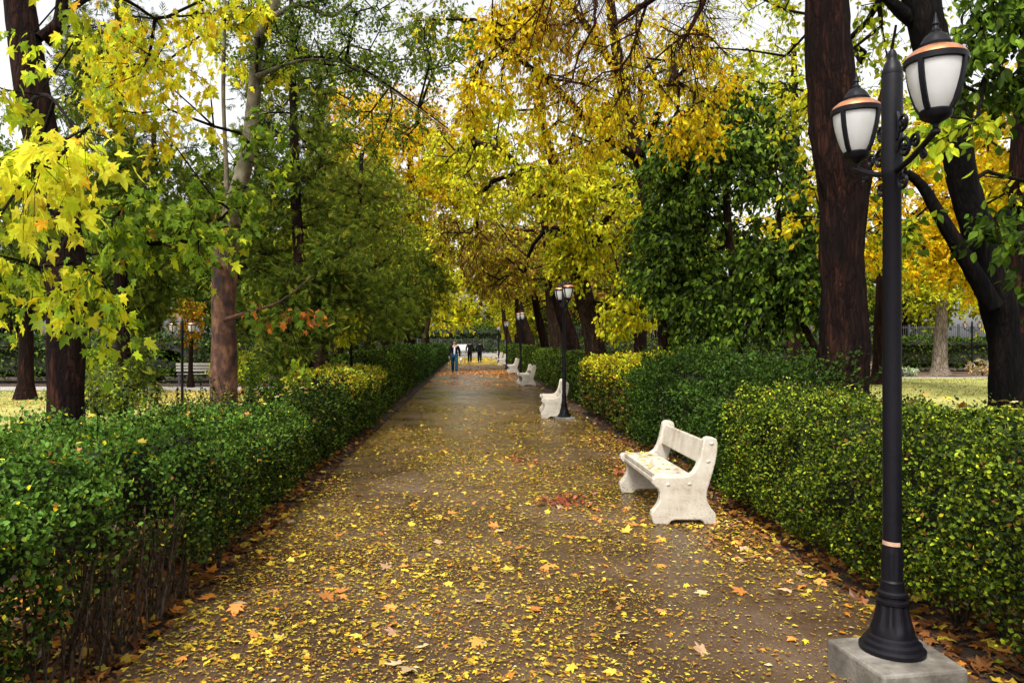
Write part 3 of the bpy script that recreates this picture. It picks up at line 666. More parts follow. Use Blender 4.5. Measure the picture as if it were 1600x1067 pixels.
# ---------------------------------------------------------------- benches
def make_bench(label):
    t = empty('park_bench', (0, 0, 0)); tag(t, label, 'bench', 'white concrete benches along the right side of the path')
    prof = [(.01, 0), (-.006, .04), (-.016, .085), (-.01, .118), (.02, .15), (.048, .19), (.063, .235), (.064, .285), (.05, .32), (.018, .345), (-.004, .375), (-.004, .41), (.015, .432), (.045, .437), (.16, .435),
            (.27, .436), (.325, .446), (.368, .475), (.40, .53), (.425, .60), (.445, .69), (.458, .765), (.475, .786), (.505, .795), (.545, .79), (.578, .775), (.588, .735), (.582, .65), (.568, .57), (.545, .48),
            (.515, .38), (.494, .31), (.488, .25), (.5, .2), (.53, .15), (.565, .11), (.575, .08), (.574, .0), (.47, 0), (.455, .028), (.43, .043), (.2, .043), (.165, .032), (.14, .0)]
    Lb = 1.5
    for (ya, yb) in ((0, .085), (Lb - .085, Lb)):
        m = MB(); m.prism(prof, ya, yb); p = m.build('end_panel', M_BENCH, t, bevel=.012)
        yy = ya if ya == 0 else yb; s = -1 if ya == 0 else 1
        for (x, z) in ((.135, .365), (.33, .37), (.50, .575), (.53, .735)): k = MB(); k.ball((x, yy + s * .0, z), (.019, .009, .015), 10, 6); k.build('bolt_cover', M_BENCH, p, smooth=60)
    m = MB(); m.box((.035, .08, .395), (.37, Lb - .08, .445)); m.box((.03, .08, .35), (.07, Lb - .08, .393)); m.build('seat', M_BENCH, t, bevel=.01)
    m = MB(); M = Matrix.Translation((.428, 0, .545)) @ Matrix.Rotation(math.radians(12), 4, 'Y'); m.box((.012, .08, 0), (.062, Lb - .08, .215), M); m.build('backrest', M_BENCH, t, bevel=.01)
    return t
bench = make_bench('nearest white concrete bench, leaves on its seat, beside the shaggy shrubs'); bench.location = (1.66, 6.72, 0)
for (x, y, rz, lab) in [(1.56, 16.1, -4, 'second white bench along the path, partly behind a lamp post'), (1.93, 28.1, 2, 'third white bench along the path, seen from its end'),
                        (2.05, 39.5, 0, 'fourth white bench with its back against the far hedge'), (2.12, 54.5, 0, 'fifth white bench, small beside the farthest lamp posts'),
                        (2.3, 64, 3, 'sixth bench, very small near the end of the path'), (2.2, 73, -3, 'last tiny pale bench at the end of the path')]:
    c = copy_tree(bench); c.location = (x, y, 0); c.rotation_euler.z = math.radians(rz); c['label'] = lab
# slatted bench beyond the left lawn
t = empty('slatted_bench', (-10.8, 29.6, -.04), math.radians(188)); tag(t, 'pale slatted bench beyond the left lawn beside the short lamp', 'bench')
m = MB()
for k in range(4): m.box((-.8, -.22 + k * .12, .42), (.8, -.13 + k * .12, .45))
m.build('seat', M_WOODSLAT, t, bevel=.004); m = MB()
for k in range(3): m.box((-.8, .27 + k * .02, .55 + k * .12), (.8, .295 + k * .02, .64 + k * .12))
m.build('backrest', M_WOODSLAT, t, bevel=.004)
for s in (-1, 1):
    m = MB(); m.box((s * .7 - .03, -.2, 0), (s * .7 + .03, -.15, .42)); m.box((s * .7 - .03, .2, 0), (s * .7 + .03, .25, .55)); m.box((s * .7 - .03, -.2, .39), (s * .7 + .03, .25, .418)); m.build('leg', M_RAIL, t)

# ---------------------------------------------------------------- people
def skin_body(name, verts, edges, radii, m, parent, root=0, sub=2):
    me = bpy.data.meshes.new(name); me.from_pydata(verts, edges, []); o = bpy.data.objects.new(name, me); C.objects.link(o)
    if parent: o.parent = parent
    me.materials.append(m)
    o.modifiers.new('skin', 'SKIN'); sv = me.skin_vertices
    if not sv:
        bm_layer = me.attributes  # skin layer made below
    o.modifiers['skin'].use_smooth_shade = True
    s = o.modifiers.new('sub', 'SUBSURF'); s.levels = sub; s.render_levels = sub
    if me.skin_vertices:
        d = me.skin_vertices[0].data
        for i, r_ in enumerate(radii): d[i].radius = (r_, r_) if not hasattr(r_, '__len__') else r_; d[i].use_root = (i == root)
    return o
import bmesh
def skin_obj(name, verts, edges, radii, m, parent, root=0, sub=1):
    bm = bmesh.new(); lay = bm.verts.layers.skin.verify(); vs = []
    for i, v in enumerate(verts):
        q = bm.verts.new(v); q[lay].radius = radii[i] if hasattr(radii[i], '__len__') else (radii[i], radii[i]); q[lay].use_root = (i == root); vs.append(q)
    for a, b in edges: bm.edges.new((vs[a], vs[b]))
    me = bpy.data.meshes.new(name); bm.to_mesh(me); bm.free(); me.materials.append(m)
    o = bpy.data.objects.new(name, me); C.objects.link(o); o.parent = parent
    k = o.modifiers.new('skin', 'SKIN'); k.use_smooth_shade = True; k.branch_smoothing = .4
    s = o.modifiers.new('sub', 'SUBSURF'); s.levels = sub; s.render_levels = sub
    return o
def person(loc, rz, H, label, top=M_CLOTH_DK, legs=M_JEANS, stride=.28, shirt=False, bag=False, arm=.12, coat=0):
    """faces -y at rz=0"""
    t = empty('person', loc, rz); tag(t, label, 'person', 'people walking on the path'); s = H / 1.78; S = lambda p: tuple(c * s for c in p)
    st = stride
    hipL, hipR = (.09, 0, .92), (-.09, 0, .92); kneeL, kneeR = (.095, -st * .55, .50), (-.095, st * .30, .50); ankL, ankR = (.10, -st * .8, .085), (-.10, st * 1.15, .12)
    elL, elR = (.27, arm * .6, 1.13), (-.27, -arm * .5, 1.13); wrL, wrR = (.27, -.02 + arm * .5, .88), (-.27, -.1 - arm, .90)
    v = [(0, 0, .95), (0, 0, 1.15), (0, 0, 1.40), (0, -.005, 1.50), (0, -.02, 1.56), (0, -.03, 1.66), (0, -.02, 1.74), (.17, 0, 1.42), elL, wrL, (-.17, 0, 1.42), elR, wrR, hipL, kneeL, ankL, (.105, -st * .8 - .13, .04), hipR, kneeR, ankR, (-.105, st * 1.15 - .12, .05)]
    e = [(0, 1), (1, 2), (2, 3), (3, 4), (4, 5), (5, 6), (2, 7), (7, 8), (8, 9), (2, 10), (10, 11), (11, 12), (0, 13), (13, 14), (14, 15), (15, 16), (0, 17), (17, 18), (18, 19), (19, 20)]
    ra = [.13, .12, .13, .055, .06, .082, .06, .05, .038, .024, .05, .038, .024, .08, .052, .035, .028, .08, .052, .035, .028]
    for (w, sg) in ((9, 1), (12, -1)):     # palm, four fingers and a thumb
        x, y, z = v[w]; pi_ = len(v); v.append((x, y - .005, z - .06)); e.append((w, pi_)); ra.append(.026)
        for k, (dy, ln) in enumerate(((-.026, .065), (-.009, .078), (.009, .072), (.026, .055))):
            i = len(v); v += [(x, y + dy - .005, z - .10), (x - sg * .012, y + dy - .005, z - .10 - ln * .5), (x - sg * .03, y + dy - .005, z - .10 - ln)]; e += [(pi_, i), (i, i + 1), (i + 1, i + 2)]; ra += [.009, .008, .007]
        i = len(v); v += [(x - sg * .015, y - .035, z - .065), (x - sg * .03, y - .045, z - .1)]; e += [(pi_, i), (i, i + 1)]; ra += [.01, .008]
    body = skin_obj('body', [S(p) for p in v], e, [r_ * s for r_ in ra], M_SKIN, t)
    f = MB(); f.ball(S((0, -.115, 1.635)), (.013 * s, .018 * s, .022 * s), 8, 6); f.ball(S((.078, -.02, 1.635)), (.012 * s, .02 * s, .03 * s), 8, 6); f.ball(S((-.078, -.02, 1.635)), (.012 * s, .02 * s, .03 * s), 8, 6); f.build('face', M_SKIN, body, smooth=60)
    f = MB(); f.ball(S((.03, -.103, 1.66)), .009 * s, 6, 5); f.ball(S((-.03, -.103, 1.66)), .009 * s, 6, 5); f.ball(S((0, -.108, 1.59)), (.022 * s, .008 * s, .005 * s), 8, 5); f.build('eyes_and_mouth', M_HAIR, body)
    h = MB(); h.ball(S((0, .012, 1.70)), (.098 * s, .108 * s, .085 * s), 14, 8); h.ball(S((0, .045, 1.64)), (.09 * s, .07 * s, .09 * s), 12, 8); h.build('hair', M_HAIR, body, smooth=60)
    jz = .86 - coat
    skin_obj('jacket', [S(p) for p in [(0, 0, jz), (0, 0, 1.12), (0, 0, 1.36), (0, .01, 1.47), (.18, 0, 1.42), elL, (wrL[0], wrL[1], wrL[2] + .02), (-.18, 0, 1.42), elR, (wrR[0], wrR[1], wrR[2] + .02)]],
             [(0, 1), (1, 2), (2, 3), (2, 4), (4, 5), (5, 6), (2, 7), (7, 8), (8, 9)], [r_ if hasattr(r_, '__len__') else r_ * s for r_ in [(.19, .15), (.175, .14), (.19, .15), .085, .082, .062, .05, .082, .062, .05]], top, t, sub=2)
    skin_obj('trousers', [S(p) for p in [(0, 0, .93), hipL, kneeL, (ankL[0], ankL[1], ankL[2] + .02), hipR, kneeR, (ankR[0], ankR[1], ankR[2] + .02)]], [(0, 1), (1, 2), (2, 3), (0, 4), (4, 5), (5, 6)], [r_ * s for r_ in [.135, .115, .088, .072, .115, .088, .072]], legs, t, sub=2)
    for p in (ankL, ankR):
        sh = MB(); sh.ball(S((p[0], p[1] - .06, p[2] - .045)), (.048 * s, .135 * s, .042 * s), 10, 6); sh.build('shoe', M_HAIR, t, smooth=60)
    if shirt:
        m = MB(); m.ball(S((0, -.10, 1.17)), (.05 * s, .07 * s, .22 * s), 12, 8); m.build('shirt_front', M_CLOTH_WH, t, smooth=60)
    if bag:
        m = MB(); m.ball(S((.33, -.06, .72)), (.07 * s, .09 * s, .11 * s), 10, 8); o_ = m.build('shopping_bag', M_CLOTH_WH, None, smooth=60)
        o_.location = loc; o_.rotation_euler = (0, 0, rz); tag(o_, 'small pale bag in the hand of the nearest walker', 'bag')
    return t
person((-.80, 39, .0), 0, 1.80, 'nearest walker in open black jacket, white shirt and blue jeans coming along the path', shirt=True, bag=True, arm=.14)
person((0.0, 59, .0), math.radians(176), 1.82, 'dark-clad person walking away, left one of the distant pair', top=M_CLOTH_DK, legs=M_CLOTH_DK, stride=.14, coat=.05)
person((.80, 60, .0), math.radians(172), 1.80, 'stocky dark-clad person walking away, right one of the distant pair', top=M_CLOTH_DK, legs=M_CLOTH_DK, stride=.16, coat=.12)

# ---------------------------------------------------------------- parked car and railings at the end
t = empty('parked_car', (-.9, 100, -.02), math.radians(90)); tag(t, 'white parked car at the far end of the path behind the walkers', 'car')
m = MB(); body = [(-2.15, .35), (-2.2, .6), (-2.1, .82), (-1.2, .92), (-.55, 1.38), (.75, 1.42), (1.5, .98), (2.05, .9), (2.15, .6), (2.1, .35)]
m.prism(body, -.85, .85); m.build('body', M_CAR, t, bevel=.06)
m = MB()
for s in (-1, 1): m.prism([(-.95, .96), (-.5, 1.31), (.7, 1.35), (1.2, .99)], s * .853, s * .86)
m.build('window', M_CARGLASS, t)
for (x, s) in ((-1.35, -1), (-1.35, 1), (1.35, -1), (1.35, 1)):
    w_ = MB(); w_.tube([(x, s * .72, .33), (x, s * .88, .33)], .33, 20); ww_ = w_.build('wheel', M_RUBBER, t, smooth=40)
    w_ = MB(); w_.tube([(x, s * .87, .33), (x, s * .89, .33)], .19, 16); w_.build('rim', M_CAR, ww_, smooth=40)
def railing(name, label, x0, x1, y, h, step=.14):
    t = empty(name, ((x0 + x1) / 2, y, 0)); tag(t, label, 'railing'); cx = (x0 + x1) / 2
    m = MB(); m.box((x0 - cx, -.02, h - .16), (x1 - cx, .02, h - .11)); m.box((x0 - cx, -.02, .2), (x1 - cx, .02, .25)); m.build('rail', M_RAIL, t)
    k = int((x1 - x0) / step); xs = x0 + (np.arange(k) + .5) * step - cx; v, q = frusta(np.c_[xs, np.zeros(k), np.zeros(k), xs, np.zeros(k), np.full(k, h), np.full(k, .016), np.full(k, .016)], 4)
    o = npmesh('picket', v, q, M_RAIL, t); o['kind'] = 'stuff'
    for i in range(int((x1 - x0) / 3.2) + 1):
        m = MB(); xx = x0 + i * 3.2 - cx; m.box((xx - .05, -.05, 0), (xx + .05, .05, h + .08)); m.build('post', M_RAIL, t)
railing('iron_railing', 'dark iron railings behind the tall hedge beyond the right lawn', 6, 48, 48, 2.75)
railing('iron_railing', 'dark railings closing the far end of the path', -14, 12, 108, 2.2, .3)

# ================================================================ TREES
def pl(pts, Y):
    """px, py, radius[, Y] -> world points"""
    out = []
    for p in pts:
        assert len(p) > 3 or Y > 0
        q = at(p[0], p[1], p[3] if len(p) > 3 else Y); out.append((q[0], q[1], q[2], p[2]))
    return out
def rootpt(px, Y, r, dx=0):
    return [((px - CX) / F * Y + dx, Y, -.06, r)]
def bl(px, py, Y, rx, ry, rz, n, pal=None):
    q = at(px, py, Y); b = (q[0], q[1], q[2], rx, ry, rz, n); return b if pal is None else b + (pal,)
def merge(dst, src, rename=None):
    for ch in list(src.children):
        ch.parent = dst; ch.location = src.location - dst.location
        if rename and ch.name.split('.')[0] in rename: ch.name = rename[ch.name.split('.')[0]]
    bpy.data.objects.remove(src)

# -- left: dark trunk with big yellow-green lobed leaves
t1 = tree('maple_tree', 'dark red-brown trunk at the far left with large yellow-green lobed leaves hanging before it', 'tree',
     [rootpt(104, 5.9, .15) + pl([(103, 660, .14), (102, 400, .135), (84, 290, .13), (58, 190, .125), (42, 90, .12), (28, -10, .115), (10, -160, .1)], 5.9),
      pl([(70, 62, .06), (92, 40, .05), (100, -30, .045)], 5.9),
      pl([(60, 200, .03, 5.7), (52, 160, .018, 4.8), (75, 150, .010, 3.9), (110, 190, .004, 3.2)], 0),
      pl([(90, 330, .028, 5.7), (120, 330, .018, 5.0), (90, 400, .004, 4.2)], 0),
      pl([(60, 60, .035, 5.8), (160, -10, .022, 6.2), (260, 40, .006, 7.2)], 0)],
     [bl(112, 235, 3.0, .16, .2, .19, 8, [(6, (.80, .74, .04)), (2, YG), (.3, ORA)]), bl(15, 300, 3.7, .2, .3, .6, 8), bl(80, 430, 4.0, .34, .3, .16, 8), bl(165, 480, 4.4, .12, .2, .08, 3, [(3, LG), (3, YG)]),  # first yellow cluster brightened in colour as if catching light
      bl(60, 10, 4.2, .35, .5, .2, 4), bl(255, 70, 7.4, .85, .6, .55, 30, PAL_LEMON), bl(190, 140, 7.4, .5, .5, .25, 8, PAL_NEARLEFT), bl(10, 150, 4.3, .15, .4, .3, 4), (-3.6, 6.2, 7.6, 2.4, 2.6, 1.3, 60)],
     PAL_NEARLEFT, .068, T_MAPLE, M_LEAF, M_BARK_DARK, M_TWIG, 34, 31, twigs=5, tl=.25, per=6, droop=.7, hang=1.1, rt=.0028, up=.5, jitter=.03, maxr=.022)
# -- left: plane tree with flaking bark
t2 = tree('plane_tree', 'mottled plane tree left of the path, trunk brown below and pale above, leaning right', 'tree',
     [rootpt(350, 9.4, .19) + pl([(350, 640, .17), (350, 500, .155), (352, 400, .15), (362, 335, .125), (384, 250, .095), (397, 150, .085), (404, 70, .078), (432, -10, .075), (450, -120, .07)], 9.4),
      pl([(352, 350, .05), (354, 280, .032), (349, 150, .026), (351, 0, .022), (345, -80, .02)], 9.4),
      pl([(400, 120, .035), (470, 95, .018), (540, 100, .015), (610, 140, .011), (700, 205, .006)], 9.2),
      pl([(420, 30, .04), (470, 8, .032), (520, 25, .026), (560, -10, .02)], 9.2),
      pl([(350, 500, .03), (395, 486, .02), (440, 470, .014), (490, 430, .008)], 9.0),
      pl([(350, 420, .03, 9.4), (310, 400, .022, 8.4), (250, 380, .014, 7.6)], 0)],
     [bl(250, 150, 8.2, .8, .7, .6, 20, PAL_LEMON), bl(245, 350, 7.2, .78, .6, .36, 36, PAL_GREENISH), bl(330, 330, 8.4, .5, .5, .45, 16, PAL_GREENISH), bl(370, 60, 9.2, .9, .8, .6, 22, PAL_YG),
      bl(410, 230, 8.9, .35, .3, .6, 9, [(3, GR), (2, LG), (1, YG)]), bl(440, 480, 8.9, .5, .4, .25, 4, [(2, ORD), (2, GR), (1, BRN)]), bl(480, 560, 9, .1, .1, .1, 1)],
     PAL_GREENISH, .095, T_MAPLE, M_LEAF, M_BARK_PLANE, M_TWIG, 30, 41, twigs=5, tl=.28, per=5, droop=.5, hang=.9, rt=.004)
fine = tree('plane_tree', '', 'tree', [pl([(400, 120, .02), (405, 60, .02)], 9.2), pl([(400, 116, .02), (470, 91, .019), (540, 96, .017), (610, 136, .014), (700, 201, .008)], 9.2), pl([(420, 30, .02), (470, 8, .02), (560, -10, .02)], 9.2)],
     [bl(500, 70, 9.3, 1.0, .8, .7, 46), bl(620, 60, 9.0, .9, .8, .55, 30), bl(600, 190, 9.0, .7, .6, .4, 16)], [(4, GR), (2, DG), (2, (.13, .2, .03)), (.4, YG)], .05, T_QUAD, M_LEAF, M_TWIG, M_TWIG, 8, 43, twigs=8, tl=.32, per=6, droop=.2, hang=.4, rt=.004)
merge(t2, fine, {'trunk': 'limb', 'branches': 'fine_twigs', 'crown': 'fine_foliage'})

# -- dark feathery conifers behind the left hedge
def conifer(label, px, Y, limb, blobs, seed, pal=PAL_CON, size=.17, name='conifer_tree', **k):
    a = dict(twigs=8, tl=.42, per=5, droop=.25, hang=.15, rt=.005, up=.4); a.update(k)
    return tree(name, label, 'conifer', [rootpt(px, Y, limb[0][2] * 1.1) + pl(limb, Y)], blobs, pal, size, T_FROND, M_NEEDLE, M_BARK_DARK, M_TWIG, 16, seed, group='dark conifers behind the left hedge', **a)
conifer('dark feathery conifer between the two big left trunks', 195, 12.6, [(195, 640, .13), (190, 480, .11), (185, 300, .09), (185, 120, .06), (183, 0, .04)],
        [bl(190, 120, 12.6, 1.0, 1.0, 1.3, 60), bl(240, 300, 12.6, 1.4, 1.2, 1.2, 110), bl(200, 450, 13.2, .75, .8, .8, 34), bl(200, 590, 12.4, .55, .5, .45, 16), bl(120, 350, 13.5, 1.1, 1, 1.8, 60)], 51)
conifer('tall dark conifer just right of the mottled plane tree', 462, 13.5, [(480, 600, .12), (470, 450, .11), (462, 300, .09), (458, 150, .07), (455, 0, .04)],
        [bl(450, 190, 13.5, .9, .9, 1.6, 70), bl(455, 380, 13.2, 1.15, 1.0, 1.3, 120), bl(430, 510, 13.0, 1.1, .8, .7, 55), bl(520, 460, 13.6, .8, .8, 1.0, 55)], 52)
conifer('twin-stemmed green conifer leaning left behind the nearer hedge block', 515, 16.5, [(515, 600, .13), (505, 540, .11), (540, 430, .10), (560, 330, .06), (565, 240, .04)],
        [bl(560, 360, 17, 1.2, 1.1, 1.6, 90, [(3, CON2), (2, CON), (2, OLV)]), bl(580, 480, 16.5, 1.0, .9, .7, 60, [(3, CON2), (2, CON), (1, GR)])], 53)
conifer('bluish green conifer behind the yellow-topped hedge block', 603, 30, [(603, 560, .14), (610, 450, .1), (625, 360, .06)],
        [bl(640, 420, 22, 1.3, 1.2, 1.9, 100), bl(610, 500, 21, .9, .9, .7, 40)], 54)
tree('sapling', 'small yellow sapling beside the leaning stems on the left', 'sapling', [rootpt(548, 15, .03) + pl([(549, 560, .028), (545, 500, .02), (548, 470, .012)], 15)],
     [bl(545, 510, 15, .3, .3, .4, 14)], [(4, YG), (3, YEL2), (1, ORA)], .1, T_OVAL, M_LEAF, M_BARK_DARK, M_TWIG, 10, 55, twigs=4, tl=.2, per=5, droop=.4, hang=.9, rt=.003)
for px, Y, lean, lab in [(530, 19, -6, 'thin leaning dark trunk behind the yellow-topped hedge block'), (573, 24, 3, 'slender brown trunk seen over the left hedge')]:
    tree('slender_tree', lab, 'tree', [rootpt(px, Y, .12) + pl([(px, 560, .11), (px + lean, 480, .10), (px + lean * 2, 380, .08), (px + lean * 2, 280, .05)], Y)],
         [bl(px + 10, 380, Y, 1.5, 1.3, 1.5, 60)], [(3, CON2), (2, OLV), (1.5, YG), (2, GR)], .11, T_QUAD, M_LEAF, M_BARK_DARK, M_TWIG, 12, int(px), twigs=7, tl=.4, per=8, rt=.005, group='slender trees over the left hedge')

# -- right: big dark trunk
t3 = tree('big_trunk_tree', 'massive dark red-brown trunk rising out of the right hedge beside the big lamp post', 'tree',
     [rootpt(1325, 8.0, .25) + pl([(1323, 625, .228), (1320, 500, .235), (1316, 400, .225), (1320, 310, .25), (1318, 265, .27), (1306, 200, .235), (1300, 100, .228), (1293, 0, .222), (1290, -130, .2), (1296, -260, .17)], 8.0),
      pl([(1335, 300, .11), (1348, 250, .07), (1362, 200, .035), (1385, 120, .02), (1400, 40, .012)], 8.0),
      pl([(1290, -130, .12), (1240, -170, .09), (1180, -150, .08), (1130, -90, .06), (1060, -30, .045), (960, 40, .02)], 8.2),
      pl([(1296, -260, .1, 8.0), (1360, -200, .07, 8.6), (1400, -60, .05, 9.2)], 0)],
     [bl(1190, 40, 12, 1.2, 1.2, .8, 34, [(3, YG), (3, YEL2), (1, LG)]), bl(1390, 50, 10, .8, .9, .8, 26, [(3, YG), (2, LG), (1, YEL2)]), bl(1245, 170, 10, .5, .5, .5, 10, PAL_YG), bl(1260, 330, 9.5, .2, .3, .5, 5, PAL_YELLOW), (3.9, 7.4, 9.2, 3.0, 3.4, 1.5, 110)],
     PAL_YG, .085, T_OVAL, M_LEAF, M_BARK_DARK, M_TWIG, 44, 61, twigs=6, tl=.4, per=6, droop=.4, hang=.6, rt=.0045, rough=1.9)
dry = tree('dry', '', 'x', [pl([(1180, -150, .06), (1130, -90, .055), (1060, -30, .045), (1000, 10, .02)], 8.2), pl([(1130, -90, .05), (1010, -80, .04), (900, -50, .02)], 8.2), pl([(1120, -80, .04), (1100, 0, .03), (1060, 80, .012)], 8.2)],
     [bl(1010, 10, 8.2, 1.0, .7, .5, 30), bl(900, 50, 8.3, .8, .7, .5, 24), bl(1090, 90, 8.2, .45, .5, .5, 12), bl(960, 120, 8.4, .7, .6, .35, 14)],
     [(2, (.3, .11, .03)), (2, (.45, .2, .03)), (1.5, OLV), (1, YEL)], .045, T_NARROW, M_LEAF, M_TWIG_RED, M_TWIG_RED, 14, 62, twigs=8, tl=.62, per=3, droop=.6, hang=.8, rt=.0042, skel=.6)
merge(t3, dry, {'trunk': 'dry_limb', 'branches': 'dry_twigs', 'crown': 'withered_leaves'})
# -- right: forked black trunk
t4 = tree('forked_tree', 'black leaning forked trunk at the right edge with dark green leaves at the top corner', 'tree',
     [rootpt(1578, 8.6, .21) + pl([(1576, 620, .165), (1568, 520, .165), (1550, 440, .18), (1524, 350, .155), (1500, 260, .155), (1486, 170, .155), (1462, 90, .18), (1440, 10, .21), (1425, -90, .2), (1420, -200, .15)], 8.6),
      pl([(1552, 480, .10), (1508, 405, .082), (1466, 335, .066), (1440, 290, .05), (1405, 262, .04), (1385, 240, .02)], 8.4),
      pl([(1442, 40, .10), (1410, 20, .07), (1370, -20, .045), (1330, -60, .03)], 8.6),
      pl([(1480, 150, .05, 8.5), (1540, 80, .04, 7.6), (1580, 60, .025, 6.8)], 0),
      pl([(1530, 380, .04, 8.5), (1570, 330, .03, 7.6), (1590, 380, .02, 6.8)], 0)],
     [bl(1575, 70, 6.6, .42, .6, .66, 38, PAL_DARK), bl(1598, 380, 6.6, .22, .4, .4, 8, [(3, DG), (2, GR)]), bl(1485, 205, 6.4, .2, .3, .25, 6, [(3, YG), (2, LG)]), bl(1560, 270, 10, .6, .6, .7, 18, PAL_YELLOW),
      bl(1400, 330, 8.5, .3, .3, .6, 5, [(2, GR), (2, YG)])],
     PAL_DARK, .10, T_OVAL, M_LEAF, M_BARK_BLACK, M_TWIG, 40, 71, twigs=6, tl=.3, per=7, droop=.4, hang=.7, rt=.0045, rough=1.8)
tree('trunk_tree', 'reddish brown upright trunk at the extreme right edge beside the black forked one', 'tree', [rootpt(1600, 9.6, .22) + pl([(1598, 600, .21), (1600, 450, .2), (1606, 250, .18), (1620, 0, .15), (1630, -150, .1)], 9.6)],
     [bl(1600, 220, 10.4, .7, .8, 1.0, 40), bl(1640, 350, 9.6, .6, .6, .7, 20)], PAL_GOLD, .09, T_OVAL, M_LEAF, M_BARK_DARK, M_TWIG, 30, 72, twigs=6, tl=.35, per=7, hang=.7, rt=.004)
# -- right: dense dark green tree
tree('evergreen_tree', 'dense dark green broadleaf tree filling the space left of the massive trunk', 'tree',
     [rootpt(1155, 13, .10) + pl([(1156, 560, .095), (1150, 480, .08), (1140, 380, .07), (1130, 250, .05), (1120, 150, .03)], 13),
      pl([(1290, 575, .06), (1262, 520, .055), (1238, 470, .05), (1222, 400, .04), (1215, 300, .03)], 12)],
     [bl(1130, 300, 13, 1.45, 1.3, 1.75, 210), bl(1225, 400, 12, .75, .8, 1.35, 80), bl(1050, 400, 13.5, .8, .9, 1.25, 80), bl(1150, 490, 12.6, 1.35, 1, .55, 66), bl(1180, 190, 13, .9, .9, .8, 50)],
     PAL_DARK, .105, T_OVAL, M_GLOSSY, M_BARK, M_TWIG, 18, 81, twigs=7, tl=.36, per=10, droop=.5, hang=.8, rt=.005, up=.7)
# -- right: golden tree reaching over the path
tree('golden_tree', 'golden-orange leaved tree whose boughs reach over the middle of the path at the top', 'tree',
     [rootpt(1045, 15, .2) + pl([(1045, 560, .19), (1030, 400, .17), (1000, 250, .15), (970, 120, .12), (950, -20, .09)], 15),
      pl([(1000, 250, .09, 15), (930, 200, .07, 13.4), (860, 130, .05, 12), (790, 80, .03, 11)], 0), pl([(970, 120, .08, 15), (900, 20, .06, 13), (830, -40, .04, 11.5)], 0),
      pl([(1000, 250, .07, 15), (1040, 150, .05, 13), (1060, 90, .03, 11.5)], 0)],
     [bl(800, 90, 11, .75, .8, 1.0, 52), bl(745, 150, 11.2, .35, .5, .5, 12), bl(890, 30, 10.8, .9, .8, .7, 36), bl(1010, 90, 10.8, 1.1, .9, .8, 44), bl(1060, 190, 10.6, .65, .6, .33, 24), bl(900, 190, 12.6, .9, .8, .6, 42), bl(860, 100, 11.4, .6, .7, .7, 26), bl(1110, 120, 11, .5, .5, .3, 12), bl(690, 40, 12, .7, .7, .5, 12, [(2, GR), (2, OLV), (1, YEL)])],
     [(5, GOLD), (5, YEL), (2, YEL2), (1, ORA)], .084, T_OVAL, M_LEAF, M_BARK_DARK, M_TWIG, 20, 91, twigs=6, tl=.38, per=6, droop=.5, hang=.8, rt=.005)
# -- right: yellow-green tree, leaning brown trunk
tree('yellow_green_tree', 'yellow-green leaved tree with a leaning brown trunk above the yellow-topped hedge', 'tree',
     [rootpt(938, 19, .30) + pl([(934, 575, .29), (922, 500, .26), (904, 430, .23), (893, 350, .2), (870, 270, .15), (850, 200, .1), (840, 100, .06)], 19),
      pl([(893, 350, .1, 19), (840, 300, .08, 18.6), (790, 240, .06, 18), (740, 220, .04, 18)], 0), pl([(904, 430, .1, 19), (950, 340, .08, 18.6), (990, 300, .05, 18.2)], 0)],
     [bl(940, 330, 18.4, 1.5, 1.3, 1.5, 120), bl(985, 470, 18, .85, .8, .75, 56), bl(885, 400, 18.4, .7, .7, .8, 40), bl(760, 270, 18.5, 1.3, 1.1, 1.1, 70), bl(870, 290, 17.6, 1.0, .9, .7, 50), bl(780, 190, 18.5, 1.2, 1, .7, 40), bl(700, 240, 21, 1.0, 1, 1.0, 36), bl(930, 210, 18.5, 1.0, 1, .8, 30), bl(720, 380, 21, .9, 1, .8, 34, PAL_RUSSET), bl(770, 400, 22, 1.2, 1.2, 1.1, 60, PAL_RUSSET)],
     PAL_YG, .11, T_OVAL, M_LEAF, M_BARK, M_TWIG, 22, 101, twigs=6, tl=.36, per=8, droop=.6, hang=.9, rt=.006)

# -- rows along the path farther on
ROW = [(-4.4, 24, .20, 'left', [(3, OLV), (3, GR), (2, YG)], 5.3), (-4.3, 31, .22, 'left', PAL_OLIVE, 6), (-4.5, 40, .24, 'left', PAL_YG, 6.5), (-4.3, 52, .26, 'left', PAL_OLIVE, 7), (-4.4, 68, .26, 'left', PAL_YG, 7),
       (3.7, 25, .26, 'right', PAL_RUSSET, 5.6), (3.9, 32.5, .30, 'right', PAL_OLIVE, 6.2), (3.8, 36, .22, 'right', PAL_RUSSET, 5.8), (4.0, 46, .3, 'right', PAL_YG, 6.6), (4.1, 57, .3, 'right', PAL_OLIVE, 7), (4.0, 72, .3, 'right', PAL_YG, 7)]
ROWLAB = ['olive leaved tree just behind the taller left hedge', 'tree with mixed green and yellow leaves, second along the far left hedge', 'yellow-green tree leaning over the path from the left above the nearest walker',
          'drab green tree on the left beyond the nearest walker', 'last pale green tree on the left side of the path', 'russet and yellow tree right behind the lamp by the second bench', 'stout brown trunk behind the third bench',
          'dark leaning trunk with russet leaves between the third and fourth benches', 'yellow-green tree behind the fourth bench', 'olive tree behind the fifth bench', 'last yellowish tree on the right side of the path']
